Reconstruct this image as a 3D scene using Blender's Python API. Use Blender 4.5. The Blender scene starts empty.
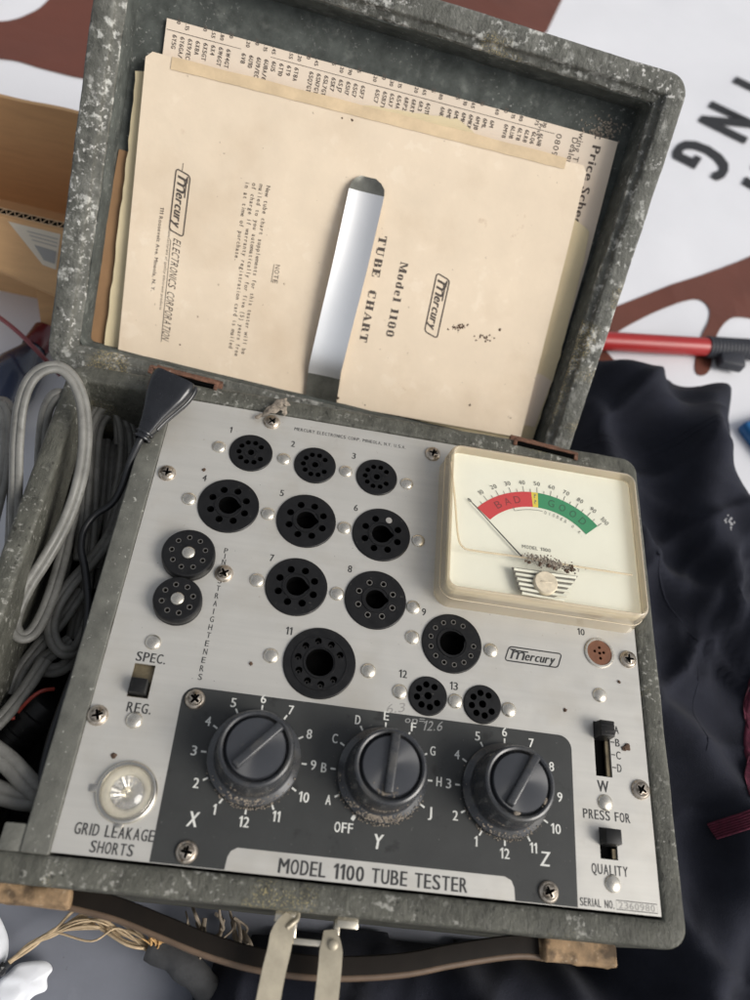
import bpy, bmesh, math, random
from mathutils import Vector, Matrix, noise
from mathutils.geometry import delaunay_2d_cdt
random.seed(7)
SC = bpy.context.scene
COL = SC.collection
PI = math.pi

# ------------------------------------------------------------------ camera
# world: the control panel lies in z = 0, x to the right, y towards the lid hinge, metres
RX = Vector((0.98174093, 0.08392373, 0.17070899))      # camera right
RY = Vector((0.15820183, -0.85853391, -0.48774143))    # camera down
RZ = Vector((0.10562637, 0.5058422, -0.85613477))      # camera forward
CP = Vector((0.07055773, -0.02055857, 0.33669421))
cam_data = bpy.data.cameras.new('camera')
cam_data.sensor_fit = 'VERTICAL'
cam_data.sensor_height = 24.0
cam_data.lens = 24.0 * 0.757
cam_data.clip_start = 0.01
cam_data.clip_end = 50
cam_data.dof.use_dof = True
cam_data.dof.focus_distance = 0.375
cam_data.dof.aperture_fstop = 4.6
cam = bpy.data.objects.new('camera', cam_data)
COL.objects.link(cam)
cam.matrix_world = Matrix((
    (RX.x, -RY.x, -RZ.x, CP.x),
    (RX.y, -RY.y, -RZ.y, CP.y),
    (RX.z, -RY.z, -RZ.z, CP.z),
    (0, 0, 0, 1)))
SC.camera = cam

# ------------------------------------------------------------------ light
SUN = Vector((0.80, -0.34, 0.72)).normalized()
world = bpy.data.worlds.new('World')
SC.world = world
world.use_nodes = True
wn = world.node_tree
bg = wn.nodes['Background']
sky = wn.nodes.new('ShaderNodeTexSky')
sky.sky_type = 'NISHITA'
sky.sun_disc = False
sky.sun_elevation = math.asin(SUN.z)
sky.sun_rotation = math.atan2(SUN.x, SUN.y)
sky.dust_density = 3.5
hs = wn.nodes.new('ShaderNodeHueSaturation')      # thin overcast: the sky is paler than clear blue
hs.inputs['Saturation'].default_value = 0.26
wn.links.new(sky.outputs[0], hs.inputs['Color'])
wn.links.new(hs.outputs[0], bg.inputs[0])
bg.inputs[1].default_value = 0.105
sun_data = bpy.data.lights.new('sun', 'SUN')
sun_data.energy = 1.75
sun_data.angle = math.radians(30)
sun_data.color = (1.0, 0.95, 0.88)
sun = bpy.data.objects.new('sun', sun_data)
COL.objects.link(sun)
sun.rotation_euler = (-SUN).to_track_quat('-Z', 'Y').to_euler()
SC.view_settings.view_transform = 'Standard'
SC.view_settings.look = 'None'
SC.view_settings.gamma = 1
SC.view_settings.exposure = 0.40

# ------------------------------------------------------------------ helpers
def at(u, v, z=0.0):
    """point (mm) of the plane z (mm) seen at photo pixel u, v"""
    d = RX * ((u - 375) / 757.0) + RY * ((v - 500) / 757.0) + RZ
    k = (z / 1000 - CP.z) / d.z
    p = (CP + d * k) * 1000
    return Vector((p.x, p.y, z))

def hexlin(r, g, b):
    f = lambda c: (c / 255 / 12.92) if c / 255 <= 0.04045 else ((c / 255 + 0.055) / 1.055) ** 2.4
    return (f(r), f(g), f(b))

def mat(name, col, rough=0.5, metal=0.0, var=0.0, vscale=60, specks=(), bump=None, rvar=0.0,
        coat=0.0, sheen=0.0, stretch=None, trans=0.0, spec=0.5, wear=None):
    m = bpy.data.materials.new(name)
    m.use_nodes = True
    nt = m.node_tree
    N, L = nt.nodes, nt.links
    p = N['Principled BSDF']
    p.inputs['Roughness'].default_value = rough
    p.inputs['Metallic'].default_value = metal
    p.inputs['Coat Weight'].default_value = coat
    p.inputs['Sheen Weight'].default_value = sheen
    p.inputs['Transmission Weight'].default_value = trans
    p.inputs['Specular IOR Level'].default_value = spec
    geo = N.new('ShaderNodeNewGeometry')
    vec = geo.outputs['Position']
    if stretch:
        mp = N.new('ShaderNodeMapping')
        mp.inputs['Scale'].default_value = stretch
        L.new(vec, mp.inputs['Vector'])
        vec2 = mp.outputs[0]
    else:
        vec2 = vec
    def noi(scale, det=4, rg=0.6, v=vec):
        n = N.new('ShaderNodeTexNoise')
        n.inputs['Scale'].default_value = scale
        n.inputs['Detail'].default_value = det
        n.inputs['Roughness'].default_value = rg
        L.new(v, n.inputs['Vector'])
        return n.outputs[0]
    rgb = N.new('ShaderNodeRGB')
    rgb.outputs[0].default_value = (*col, 1)
    c = rgb.outputs[0]
    if var:
        mr = N.new('ShaderNodeMapRange')
        mr.inputs['From Min'].default_value = 0.3
        mr.inputs['From Max'].default_value = 0.7
        mr.inputs['To Min'].default_value = 1 - var
        mr.inputs['To Max'].default_value = 1 + var
        L.new(noi(vscale, 6, 0.65, vec2), mr.inputs['Value'])
        mx = N.new('ShaderNodeVectorMath')
        mx.operation = 'SCALE'
        L.new(c, mx.inputs[0])
        L.new(mr.outputs[0], mx.inputs['Scale'])
        c = mx.outputs[0]
    for (sc, scale, t0, t1, amt, mask) in specks:
        n1 = noi(scale, 5, 0.6)
        mr = N.new('ShaderNodeMapRange')
        mr.inputs['From Min'].default_value = t0
        mr.inputs['From Max'].default_value = t1
        mr.inputs['To Max'].default_value = amt
        L.new(n1, mr.inputs['Value'])
        f = mr.outputs[0]
        if mask:
            ms = N.new('ShaderNodeMapRange')
            ms.inputs['From Min'].default_value = mask[1]
            ms.inputs['From Max'].default_value = mask[2]
            L.new(noi(mask[0], 3), ms.inputs['Value'])
            mu = N.new('ShaderNodeMath')
            mu.operation = 'MULTIPLY'
            L.new(f, mu.inputs[0])
            L.new(ms.outputs[0], mu.inputs[1])
            f = mu.outputs[0]
        mx = N.new('ShaderNodeMix')
        mx.data_type = 'RGBA'
        L.new(f, mx.inputs[0])
        L.new(c, mx.inputs[6])
        mx.inputs[7].default_value = (*sc, 1)
        c = mx.outputs[2]
    if wear:                                   # covering rubbed through along the edges
        mr = N.new('ShaderNodeMapRange')
        mr.inputs['From Min'].default_value = 0.53
        mr.inputs['From Max'].default_value = 0.62
        L.new(geo.outputs['Pointiness'], mr.inputs['Value'])
        mn = N.new('ShaderNodeMapRange')
        mn.inputs['From Min'].default_value = 0.42
        mn.inputs['From Max'].default_value = 0.60
        L.new(noi(180, 5), mn.inputs['Value'])
        mu = N.new('ShaderNodeMath'); mu.operation = 'MULTIPLY'
        L.new(mr.outputs[0], mu.inputs[0]); L.new(mn.outputs[0], mu.inputs[1])
        mx = N.new('ShaderNodeMix'); mx.data_type = 'RGBA'
        L.new(mu.outputs[0], mx.inputs[0]); L.new(c, mx.inputs[6])
        mx.inputs[7].default_value = (*wear, 1)
        c = mx.outputs[2]
    L.new(c, p.inputs['Base Color'])
    if rvar:
        mr = N.new('ShaderNodeMapRange')
        mr.inputs['From Min'].default_value = 0.3
        mr.inputs['From Max'].default_value = 0.7
        mr.inputs['To Min'].default_value = max(0.02, rough - rvar)
        mr.inputs['To Max'].default_value = min(1, rough + rvar)
        L.new(noi(vscale * 1.7, 4), mr.inputs['Value'])
        L.new(mr.outputs[0], p.inputs['Roughness'])
    if bump:
        b = N.new('ShaderNodeBump')
        b.inputs['Strength'].default_value = bump[1]
        b.inputs['Distance'].default_value = bump[2] if len(bump) > 2 else 0.0003
        L.new(noi(bump[0], 5, 0.6, vec2), b.inputs['Height'])
        L.new(b.outputs[0], p.inputs['Normal'])
    return m

def clear_mat(name, tint, rough=0.06, gloss=1.0, haze=0.0, hazecol=(0.8, 0.75, 0.6)):
    """thin clear plastic: lets light straight through, reflects by Fresnel, a little milky"""
    m = bpy.data.materials.new(name)
    m.use_nodes = True
    nt = m.node_tree
    N, L = nt.nodes, nt.links
    N.remove(N['Principled BSDF'])
    out = N['Material Output']
    tr = N.new('ShaderNodeBsdfTransparent'); tr.inputs[0].default_value = (*tint, 1)
    df = N.new('ShaderNodeBsdfDiffuse'); df.inputs[0].default_value = (*hazecol, 1)
    gl = N.new('ShaderNodeBsdfGlossy'); gl.inputs['Roughness'].default_value = rough
    lw = N.new('ShaderNodeLayerWeight'); lw.inputs[0].default_value = 0.5
    pw = N.new('ShaderNodeMath'); pw.operation = 'POWER'; pw.inputs[1].default_value = 4.0
    L.new(lw.outputs['Facing'], pw.inputs[0])
    fr = N.new('ShaderNodeMath'); fr.operation = 'MULTIPLY_ADD'; fr.inputs[1].default_value = 0.9; fr.inputs[2].default_value = 0.035 * gloss
    L.new(pw.outputs[0], fr.inputs[0])
    m1 = N.new('ShaderNodeMixShader'); m1.inputs[0].default_value = haze
    L.new(tr.outputs[0], m1.inputs[1]); L.new(df.outputs[0], m1.inputs[2])
    m2 = N.new('ShaderNodeMixShader')
    L.new(fr.outputs[0], m2.inputs[0]); L.new(m1.outputs[0], m2.inputs[1]); L.new(gl.outputs[0], m2.inputs[2])
    L.new(m2.outputs[0], out.inputs[0])
    return m

def obj(name, bm, m, parent=None, smooth=None, mx=None, recalc=True):
    """link a bmesh built in millimetres as one mesh object"""
    if recalc:
        bmesh.ops.recalc_face_normals(bm, faces=bm.faces)
    for v in bm.verts:
        v.co *= 0.001
    me = bpy.data.meshes.new(name)
    bm.to_mesh(me)
    bm.free()
    me.materials.append(m)
    if smooth is not None:
        me.shade_smooth()
        if smooth > 0:
            me.set_sharp_from_angle(angle=math.radians(smooth))
    o = bpy.data.objects.new(name, me)
    COL.objects.link(o)
    if parent is not None:
        o.parent = parent
    if mx is not None:
        o.matrix_local = mx
    return o

def tag(o, label=None, cat=None, group=None, kind=None):
    if label: o['label'] = label
    if cat: o['category'] = cat
    if group: o['group'] = group
    if kind: o['kind'] = kind
    return o

def thing(name, label, cat, loc=(0, 0, 0), group=None):
    o = bpy.data.objects.new(name, None)
    o.empty_display_size = 0.02
    COL.objects.link(o)
    o.location = [c * 0.001 for c in loc]
    return tag(o, label, cat, group)

def copy_at(o, loc, rz=0.0, parent=None):
    c = o.copy()
    COL.objects.link(c)
    c.parent = parent if parent is not None else o.parent
    c.location = [k * 0.001 for k in loc]
    c.rotation_euler = (0, 0, rz)
    for ch in list(o.children):
        d = ch.copy()
        COL.objects.link(d)
        d.parent = c
    return c

def join(bm, other, mx=None):
    vs = [bm.verts.new(mx @ v.co if mx else v.co) for v in other.verts]
    other.verts.index_update()
    for f in other.faces:
        try:
            bm.faces.new([vs[v.index] for v in f.verts])
        except ValueError:
            pass
    other.free()

def rbox(bm, x0, x1, y0, y1, z0, z1, bev=0.0, seg=2, mx=None, taper=0.0):
    b = bmesh.new()
    bmesh.ops.create_cube(b, size=1)
    for v in b.verts:
        t = taper if v.co.z > 0 else 0
        v.co = Vector((x0 + t if v.co.x < 0 else x1 - t, y0 + t if v.co.y < 0 else y1 - t, z0 if v.co.z < 0 else z1))
    if bev:
        bmesh.ops.bevel(b, geom=b.edges[:], offset=bev, segments=seg, profile=0.5, affect='EDGES')
    join(bm, b, mx)

def loop_faces(bm, A, B):
    n = len(A)
    for i in range(n):
        j = (i + 1) % n
        bm.faces.new((A[i], A[j], B[j], B[i]))

def lathe(bm, prof, cx=0, cy=0, seg=32, cap_top=True, cap_bot=False):
    loops = []
    for r, z in prof:
        loops.append([bm.verts.new((cx + r * math.cos(2 * PI * i / seg), cy + r * math.sin(2 * PI * i / seg), z)) for i in range(seg)])
    for a, b in zip(loops, loops[1:]):
        loop_faces(bm, a, b)
    if cap_top: bm.faces.new(loops[-1])
    if cap_bot: bm.faces.new(loops[0][::-1])

def rrect(x0, x1, y0, y1, r, n=6, side=1):
    pts = []
    cs = [(x1 - r, y0 + r, -90), (x1 - r, y1 - r, 0), (x0 + r, y1 - r, 90), (x0 + r, y0 + r, 180)]
    for k, (cx, cy, a0) in enumerate(cs):
        for i in range(n + 1):
            a = math.radians(a0 + 90 * i / n)
            pts.append(Vector((cx + r * math.cos(a), cy + r * math.sin(a))))
        if side > 1:
            nx, ny, na = cs[(k + 1) % 4]
            q = Vector((nx + r * math.cos(math.radians(na)), ny + r * math.sin(math.radians(na))))
            p = pts[-1].copy()
            for i in range(1, side):
                pts.append(p.lerp(q, i / side))
    return pts

def ring(bm, rect, r, prof, n=6, side=1, wob=0.0, cap_last=False, cap_first=False, seed=0):
    """sweep a profile of (inset, z) round a rounded rectangle"""
    loops = []
    x0, x1, y0, y1 = rect
    for (o, z) in prof:
        pts = rrect(x0 + o, x1 - o, y0 + o, y1 - o, max(0.4, r - o), n, side)
        vs = []
        for p in pts:
            c = Vector((p.x, p.y, z))
            if wob:
                c += noise.noise_vector(Vector((p.x * 0.06 + seed, p.y * 0.06, z * 0.11))) * wob
                c += noise.noise_vector(Vector((p.x * 0.35 + seed, p.y * 0.35, z * 0.5))) * wob * 0.45
            vs.append(bm.verts.new(c))
        loops.append(vs)
    for a, b in zip(loops, loops[1:]):
        loop_faces(bm, a, b)
    if cap_last: bm.faces.new(loops[-1])
    if cap_first: bm.faces.new(loops[0][::-1])

def circ(cx, cy, r, n=20, a0=0):
    return [Vector((cx + r * math.cos(a0 + 2 * PI * i / n), cy + r * math.sin(a0 + 2 * PI * i / n))) for i in range(n)]

def plate(bm, outline, holes, z, depth, hole_depth=None, cap=True):
    """flat plate with real holes: top, outer wall, hole walls and hole bottoms"""
    loops = [outline] + list(holes)
    vs, es = [], []
    for lp in loops:
        k = len(vs)
        vs += lp
        es += [(k + i, k + (i + 1) % len(lp)) for i in range(len(lp))]
    V, E_, F, *_ = delaunay_2d_cdt(vs, es, [], 2, 1e-5)
    tv = [bm.verts.new((v.x, v.y, z)) for v in V]
    def in_hole(c):
        for lp in holes:
            ins = False
            for i in range(len(lp)):
                a, b = lp[i], lp[i - 1]
                if (a.y > c.y) != (b.y > c.y) and c.x < (b.x - a.x) * (c.y - a.y) / (b.y - a.y) + a.x: ins = not ins
            if ins: return True
        return False
    for f in F:
        c = sum((V[i] for i in f), Vector((0, 0))) / len(f)
        if not in_hole(c): bm.faces.new([tv[i] for i in f])
    for k, lp in enumerate(loops):
        d = depth if k == 0 else (hole_depth or depth)
        a = [bm.verts.new((p.x, p.y, z)) for p in lp]
        b = [bm.verts.new((p.x, p.y, z - d)) for p in lp]
        loop_faces(bm, a, b)
        if k and cap: bm.faces.new(b)
    bmesh.ops.remove_doubles(bm, verts=bm.verts[:], dist=1e-4)

def catmull(pts, per=8):
    P = [Vector(p) for p in pts]
    P = [P[0] * 2 - P[1]] + P + [P[-1] * 2 - P[-2]]
    out = []
    for i in range(1, len(P) - 2):
        a, b, c, d = P[i - 1:i + 3]
        for k in range(per):
            t = k / per
            out.append(0.5 * ((2 * b) + (c - a) * t + (2 * a - 5 * b + 4 * c - d) * t * t + (3 * b - a - 3 * c + d) * t ** 3))
    out.append(P[-2])
    return out

def sweep(bm, pts, prof, up=Vector((0, 0, 1)), scale=None, cap=True):
    """sweep a closed 2-D profile along a path; profile x lies across, y along the transported normal"""
    n = len(pts)
    nrm = None
    loops = []
    for i, p in enumerate(pts):
        t = (pts[min(i + 1, n - 1)] - pts[max(i - 1, 0)]).normalized()
        if nrm is None:
            nrm = (up - t * up.dot(t)).normalized()
        else:
            nrm = (nrm - t * nrm.dot(t)).normalized()
        bi = t.cross(nrm)
        s = scale(i / (n - 1)) if scale else 1
        loops.append([bm.verts.new(p + bi * (x * s) + nrm * (y * s)) for x, y in prof])
    for a, b in zip(loops, loops[1:]):
        loop_faces(bm, a, b)
    if cap:
        bm.faces.new(loops[0][::-1]); bm.faces.new(loops[-1])

def tube(bm, pts, r, seg=10, per=8, scale=None):
    sweep(bm, catmull(pts, per) if per else [Vector(p) for p in pts],
          [(r * math.cos(2 * PI * k / seg), r * math.sin(2 * PI * k / seg)) for k in range(seg)], scale=scale)

def blob(bm, c, r, squash=1.0, amp=0.4, sub=2, seed=0.0):
    b = bmesh.new()
    bmesh.ops.create_icosphere(b, subdivisions=sub, radius=1)
    c = Vector(c)
    for v in b.verts:
        k = 1 + amp * noise.noise(v.co * 1.7 + Vector((seed, seed * 2, c.x)))
        v.co = c + Vector((v.co.x * r * k, v.co.y * r * k, v.co.z * r * k * squash))
    join(bm, b)

# ------------------------------------------------------------------ lettering
_gl = {}
def glyph(ch, bold):
    k = ch
    if k not in _gl and ch == '1':
        _gl[k] = ([(.30, 0), (.42, 0), (.42, .72), (.33, .72), (.14, .58), (.14, .49), (.30, .60)], [(0, 1, 2, 3, 6), (3, 4, 5, 6)])
    if k not in _gl:
        cu = bpy.data.curves.new('t', 'FONT')
        cu.body = ch
        cu.size = 1
        cu.resolution_u = 3
        o = bpy.data.objects.new('t', cu)
        COL.objects.link(o)
        dg = bpy.context.evaluated_depsgraph_get()
        me = bpy.data.meshes.new_from_object(o.evaluated_get(dg))
        vs = [(v.co.x, v.co.y) for v in me.vertices]
        fs = [tuple(p.vertices) for p in me.polygons]
        bpy.data.objects.remove(o); bpy.data.curves.remove(cu); bpy.data.meshes.remove(me)
        _gl[k] = (vs, fs)
    return _gl[k]

def text(bm, s, cx, cy, h, w=None, ang=0.0, shear=0.0, bold=0.0, z=0.1, mono=False, cond=0.72, gap=0.15, align='C', mapf=None, even=True):
    """lay a string out as flat letter faces; h = capital height, w = total width (mm)"""
    cap = max(v[1] for v in glyph('H', 0)[0])
    x = 0.0
    place = []
    for ch in s:
        if ch == ' ':
            x += 0.62 if mono else (0.42 if even else 0.32)
            continue
        vs, fs = glyph(ch, 0)
        a, b = min(v[0] for v in vs), max(v[0] for v in vs)
        if mono:
            place.append((vs, fs, x + 0.31 - (a + b) / 2, 1.0)); x += 0.62
        elif even:
            wd_ = {'M': 0.66, 'W': 0.74, 'I': b - a, '.': b - a, '1': 0.28, 'L': 0.42, 'E': 0.43, 'F': 0.42, 'J': 0.38, ',': b - a, '=': 0.5}.get(ch, 0.5)
            k_ = wd_ / (b - a)
            place.append((vs, fs, x - a * k_, k_)); x += wd_ + gap
        else:
            place.append((vs, fs, x - a, 1.0)); x += b - a + gap
    tot = x - (0 if mono else gap)
    sy = h / cap
    sx = (w / tot) if w else sy * cond
    ca, sa = math.cos(math.radians(ang)), math.sin(math.radians(ang))
    off = tot / 2 if align == 'C' else 0.0
    copies = ((0, 0),) if bold <= 0 else ((-1, 0), (0, 0), (1, 0))
    for vs, fs, ox, k_ in place:
        for (dx_, dz_) in copies:
            nv = []
            for vx, vy in vs:
                px = (vx * k_ + ox - off) * sx + (vy * sy - h / 2) * shear + dx_ * bold * sy
                py = vy * sy - h / 2
                X, Y = cx + px * ca - py * sa, cy + px * sa + py * ca
                v = mapf(X, Y) if mapf else (X, Y, z)
                nv.append(bm.verts.new((v[0], v[1], v[2] + dx_ * 0.004)))
            for f in fs:
                bm.faces.new([nv[i] for i in f])

def label(name, parent, m, *rows, mx=None):
    """rows: dicts for text(); one printed label = one mesh"""
    bm = bmesh.new()
    for r in rows:
        text(bm, **r)
    return obj(name, bm, m, parent, mx=mx, recalc=False)

def ribbon(bm, pts, wd, z, closed=False, mapf=None):
    n = len(pts)
    P = [Vector((p[0], p[1])) for p in pts]
    A, B = [], []
    for i in range(n):
        a = P[i - 1] if (i or closed) else P[i]
        b = P[(i + 1) % n] if (i < n - 1 or closed) else P[i]
        t = (b - a).normalized()
        nn = Vector((-t.y, t.x)) * wd / 2
        for L_, q in ((A, P[i] + nn), (B, P[i] - nn)):
            L_.append(bm.verts.new(mapf(q.x, q.y) if mapf else (q.x, q.y, z)))
    for i in range(n if closed else n - 1):
        j = (i + 1) % n
        bm.faces.new((A[i], B[i], B[j], A[j]))

def logo(bm, cx, cy, wd, ht, ang=0, z=0.1, mapf=None, tail=False):
    """the maker's slanted script name in a rounded parallelogram with a bar over it"""
    ca, sa = math.cos(math.radians(ang)), math.sin(math.radians(ang))
    sh = 0.32
    def tr(x, y):
        x = x + y * sh
        return (cx + x * ca - y * sa, cy + x * sa + y * ca)
    lw = ht * 0.09
    fr = [tr(p.x, p.y) for p in rrect(-wd / 2, wd / 2, -ht / 2, ht / 2, ht * 0.2, 4, 2)]
    ribbon(bm, fr, lw, z, True, mapf)
    ribbon(bm, [tr(-wd * 0.47, ht * 0.33), tr(-wd * 0.36, ht * 0.33)], lw, z + 0.012, False, mapf)
    s = 'mercury'
    def mp(X, Y):
        q = tr(X, Y)
        return mapf(*q) if mapf else (q[0], q[1], z + 0.012)
    text(bm, 'm', -wd * 0.29, ht * 0.10, ht * 0.86, wd * 0.25, mapf=mp, bold=0.008, even=False)
    text(bm, 'ercury', wd * 0.13, -ht * 0.0, ht * 0.62, wd * 0.55, mapf=mp, bold=0.035, even=False)
    ribbon(bm, [tr(-wd * 0.44, ht * 0.28), tr(-wd * 0.12, ht * 0.28)], lw, z + 0.02, False, mapf)

def fat_serif(bm, s, cx, cy, h, w, ang, mapf):
    """fat-face roman capitals with hairline serifs, drawn from thick stems and thin arms"""
    G = {
        'T': (.9, [(.3, .6, 0, 1), (0, .9, .92, 1), (0, .1, .68, 1), (.8, .9, .68, 1), (.2, .7, 0, .07)]),
        'U': (1., [(.1, .42, .12, 1), (.75, .85, .15, 1), (.25, .75, 0, .12), (0, .5, .93, 1), (.62, .98, .93, 1)]),
        'B': (.9, [(.1, .42, 0, 1), (.1, .7, .93, 1), (.1, .7, .47, .54), (.1, .7, 0, .07), (.6, .85, .55, .93), (.62, .9, .07, .47)]),
        'E': (.85, [(.1, .42, 0, 1), (.0, .8, .92, 1), (.1, .6, .46, .54), (0, .85, 0, .08), (.72, .8, .7, 1), (.75, .85, 0, .3), (.54, .62, .33, .67)]),
        'C': (.9, [(.05, .38, .18, .82), (.2, .7, .92, 1), (.2, .7, 0, .08), (.7, .82, .65, 1), (.72, .8, .08, .25), (.15, .3, .8, .93), (.15, .3, .07, .2)]),
        'H': (1.05, [(.08, .4, 0, 1), (.65, .97, 0, 1), (.4, .65, .46, .54), (0, .48, .93, 1), (0, .48, 0, .07), (.57, 1.05, .93, 1), (.57, 1.05, 0, .07)]),
        'R': (1., [(.1, .42, 0, 1), (.1, .7, .93, 1), (.1, .7, .45, .52), (.6, .86, .52, .93), (.62, .88, .05, .45), (0, .5, 0, .07), (.8, 1., 0, .07)]),
        'l': (.5, [(.1, .4, 0, 1), (0, .4, .93, 1), (0, .5, 0, .07)]),
        '1': (.55, [(.12, .44, 0, 1), (.0, .3, .88, .95), (0, .55, 0, .07)]),
        '0': (.8, [(.04, .3, .15, .85), (.5, .76, .15, .85), (.15, .65, .9, 1), (.15, .65, 0, .1)]),
        'o': (.7, [(.04, .28, .1, .58), (.42, .66, .1, .58), (.13, .57, .6, .68), (.13, .57, 0, .08)]),
        'd': (.75, [(.04, .28, .1, .58), (.45, .7, 0, 1), (.13, .5, .6, .68), (.13, .5, 0, .08), (.35, .5, .93, 1)]),
        'e': (.65, [(.04, .28, .1, .58), (.13, .55, .6, .68), (.13, .58, 0, .08), (.44, .62, .4, .6), (.2, .6, .33, .39)]),
    }
    x = 0
    items = []
    for ch in s:
        if ch == ' ':
            x += 0.6; continue
        if ch == 'A':
            items.append((x, 'A', None)); x += 1.15; continue
        if ch == 'M':
            items.append((x, 'M', None)); x += 1.35; continue
        items.append((x, ch, G[ch][1])); x += G[ch][0] + 0.18
    tot = x - .18
    sx = w / tot
    ca, sa = math.cos(math.radians(ang)), math.sin(math.radians(ang))
    def put(poly, k):
        q = []
        for px, py in poly:
            X, Y = (px - tot / 2) * sx, (py - 0.5) * h
            v = mapf(cx + X * ca - Y * sa, cy + X * sa + Y * ca)
            q.append(bm.verts.new((v[0], v[1], v[2] + 0.004 * k)))
        bm.faces.new(q)
    k = 0
    for x0, ch, rects in items:
        if ch == 'A':
            polys = [[(.1, 0), (.2, 0), (.52, .9), (.45, 1)], [(.45, 1), (.62, 1), (1., 0), (.66, 0)], [(.25, .26), (.75, .26), (.75, .33), (.28, .33)], [(0, 0), (.3, 0), (.3, .07), (0, .07)], [(.58, 0), (1.08, 0), (1.08, .07), (.58, .07)]]
        elif ch == 'M':
            polys = [[(.1, 0), (.2, 0), (.2, 1), (.1, 1)], [(.1, 1), (.4, 1), (.72, .1), (.6, 0)], [(.6, 0), (.68, 0), (.95, 1), (.85, 1)], [(.85, 0), (1.15, 0), (1.15, 1), (.85, 1)], [(0, 0), (.32, 0), (.32, .07), (0, .07)], [(.76, 0), (1.25, 0), (1.25, .07), (.76, .07)]]
        else:
            polys = [[(a, c), (b, c), (b, d), (a, d)] for a, b, c, d in rects]
        for pl in polys:
            put([(x0 + a, b) for a, b in pl], k % 9)
            k += 1

# ------------------------------------------------------------------ materials
LEATHER = mat('worn grey covering', (0.074, 0.074, 0.061), 0.64, var=0.36, vscale=170, spec=0.32, stretch=(1, 0.5, 1),
              specks=(((0.15, 0.148, 0.125), 60, 0.50, 0.74, 0.55, None),
                      ((0.36, 0.355, 0.32), 360, 0.565, 0.66, 0.85, (26, 0.46, 0.62)),
                      ((0.52, 0.50, 0.46), 900, 0.65, 0.72, 0.8, (40, 0.42, 0.56)),
                      ((0.36, 0.30, 0.14), 1500, 0.56, 0.62, 0.85, (17, 0.60, 0.66)),
                      ((0.016, 0.016, 0.013), 320, 0.60, 0.67, 0.8, (20, 0.42, 0.58))),
              bump=(560, 0.85, 0.0009), rvar=0.12, wear=(0.30, 0.295, 0.265))
LEATHER_LID = mat('scuffed grey covering', (0.090, 0.091, 0.079), 0.62, var=0.34, vscale=150, spec=0.32, stretch=(1, 0.5, 1),
              specks=(((0.19, 0.19, 0.17), 55, 0.48, 0.72, 0.65, None),
                      ((0.46, 0.46, 0.43), 200, 0.53, 0.64, 0.9, (22, 0.44, 0.58)),
                      ((0.62, 0.61, 0.58), 380, 0.565, 0.67, 0.85, (19, 0.49, 0.61)),
                      ((0.58, 0.57, 0.53), 1000, 0.66, 0.72, 0.75, (40, 0.42, 0.55)),
                      ((0.42, 0.33, 0.14), 1600, 0.53, 0.59, 0.9, (15, 0.585, 0.65)),
                      ((0.02, 0.02, 0.018), 300, 0.61, 0.68, 0.75, (25, 0.42, 0.58))),
              bump=(360, 0.95, 0.0012), rvar=0.12, wear=(0.42, 0.42, 0.39))
LINING = mat('dark lid lining', (0.068, 0.075, 0.069), 0.8, var=0.4, vscale=90, spec=0.25,
             specks=(((0.22, 0.23, 0.21), 130, 0.52, 0.74, 0.7, (28, 0.42, 0.62)),
                     ((0.34, 0.34, 0.32), 480, 0.60, 0.70, 0.8, (30, 0.45, 0.6))),
             bump=(300, 0.4, 0.0006))
BLACKIN = mat('dark inside', (0.012, 0.012, 0.012), 0.8, var=0.3, vscale=60)
PANEL = mat('silver panel paint', (0.54, 0.525, 0.485), 0.40, metal=0.42, var=0.045, vscale=60, stretch=(0.2, 4, 1),
            specks=(((0.36, 0.31, 0.24), 330, 0.68, 0.75, 0.75, None),
                    ((0.05, 0.045, 0.04), 520, 0.705, 0.735, 0.9, None),
                    ((0.42, 0.38, 0.31), 20, 0.50, 0.78, 0.6, None),
                   ((0.33, 0.30, 0.26), 140, 0.60, 0.74, 0.35, (30, 0.5, 0.7))), rvar=0.07, bump=(1500, 0.05, 0.0001))
DARKPLATE = mat('charcoal panel paint', (0.036, 0.0375, 0.0365), 0.5, spec=0.36, var=0.16, vscale=40,
                specks=(((0.16, 0.155, 0.14), 420, 0.68, 0.74, 0.7, None),
                        ((0.009, 0.009, 0.009), 95, 0.62, 0.72, 0.6, None),
                        ((0.30, 0.29, 0.27), 700, 0.705, 0.735, 0.8, None)), rvar=0.08)
INK = mat('black print', (0.028, 0.028, 0.028), 0.55)
INKSOFT = mat('faded black print', (0.075, 0.06, 0.05), 0.8)
PENCIL = mat('pencil marks', (0.30, 0.29, 0.27), 0.7)
CHALK = mat('light handwriting', (0.28, 0.28, 0.27), 0.7)
WHITEINK = mat('white print', (0.62, 0.62, 0.58), 0.6, var=0.12, vscale=300)
BAKELITE = mat('black bakelite', (0.0075, 0.0075, 0.008), 0.42, spec=0.3, var=0.3, vscale=200,
               specks=(((0.09, 0.085, 0.075), 700, 0.66, 0.73, 0.6, None),), rvar=0.1)
HOLE = mat('hole shade black', (0.002, 0.002, 0.002), 0.9, spec=0.03)  # near-black colour in place of the shade inside holes and gaps
BROWNBAKE = mat('brown bakelite', (0.155, 0.062, 0.030), 0.45, var=0.2, vscale=200)
TIN = mat('tinned rivet', (0.66, 0.62, 0.54), 0.28, metal=0.9, var=0.15, vscale=250, rvar=0.08,
          specks=(((0.3, 0.22, 0.12), 300, 0.6, 0.75, 0.5, None),))
SCREW = mat('tarnished screw steel', (0.50, 0.44, 0.37), 0.34, metal=0.85, var=0.3, vscale=300,
            specks=(((0.09, 0.055, 0.03), 420, 0.55, 0.68, 0.8, None),), rvar=0.12)
CONTACT = mat('contact metal', (0.30, 0.28, 0.25), 0.35, metal=0.9)
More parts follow.
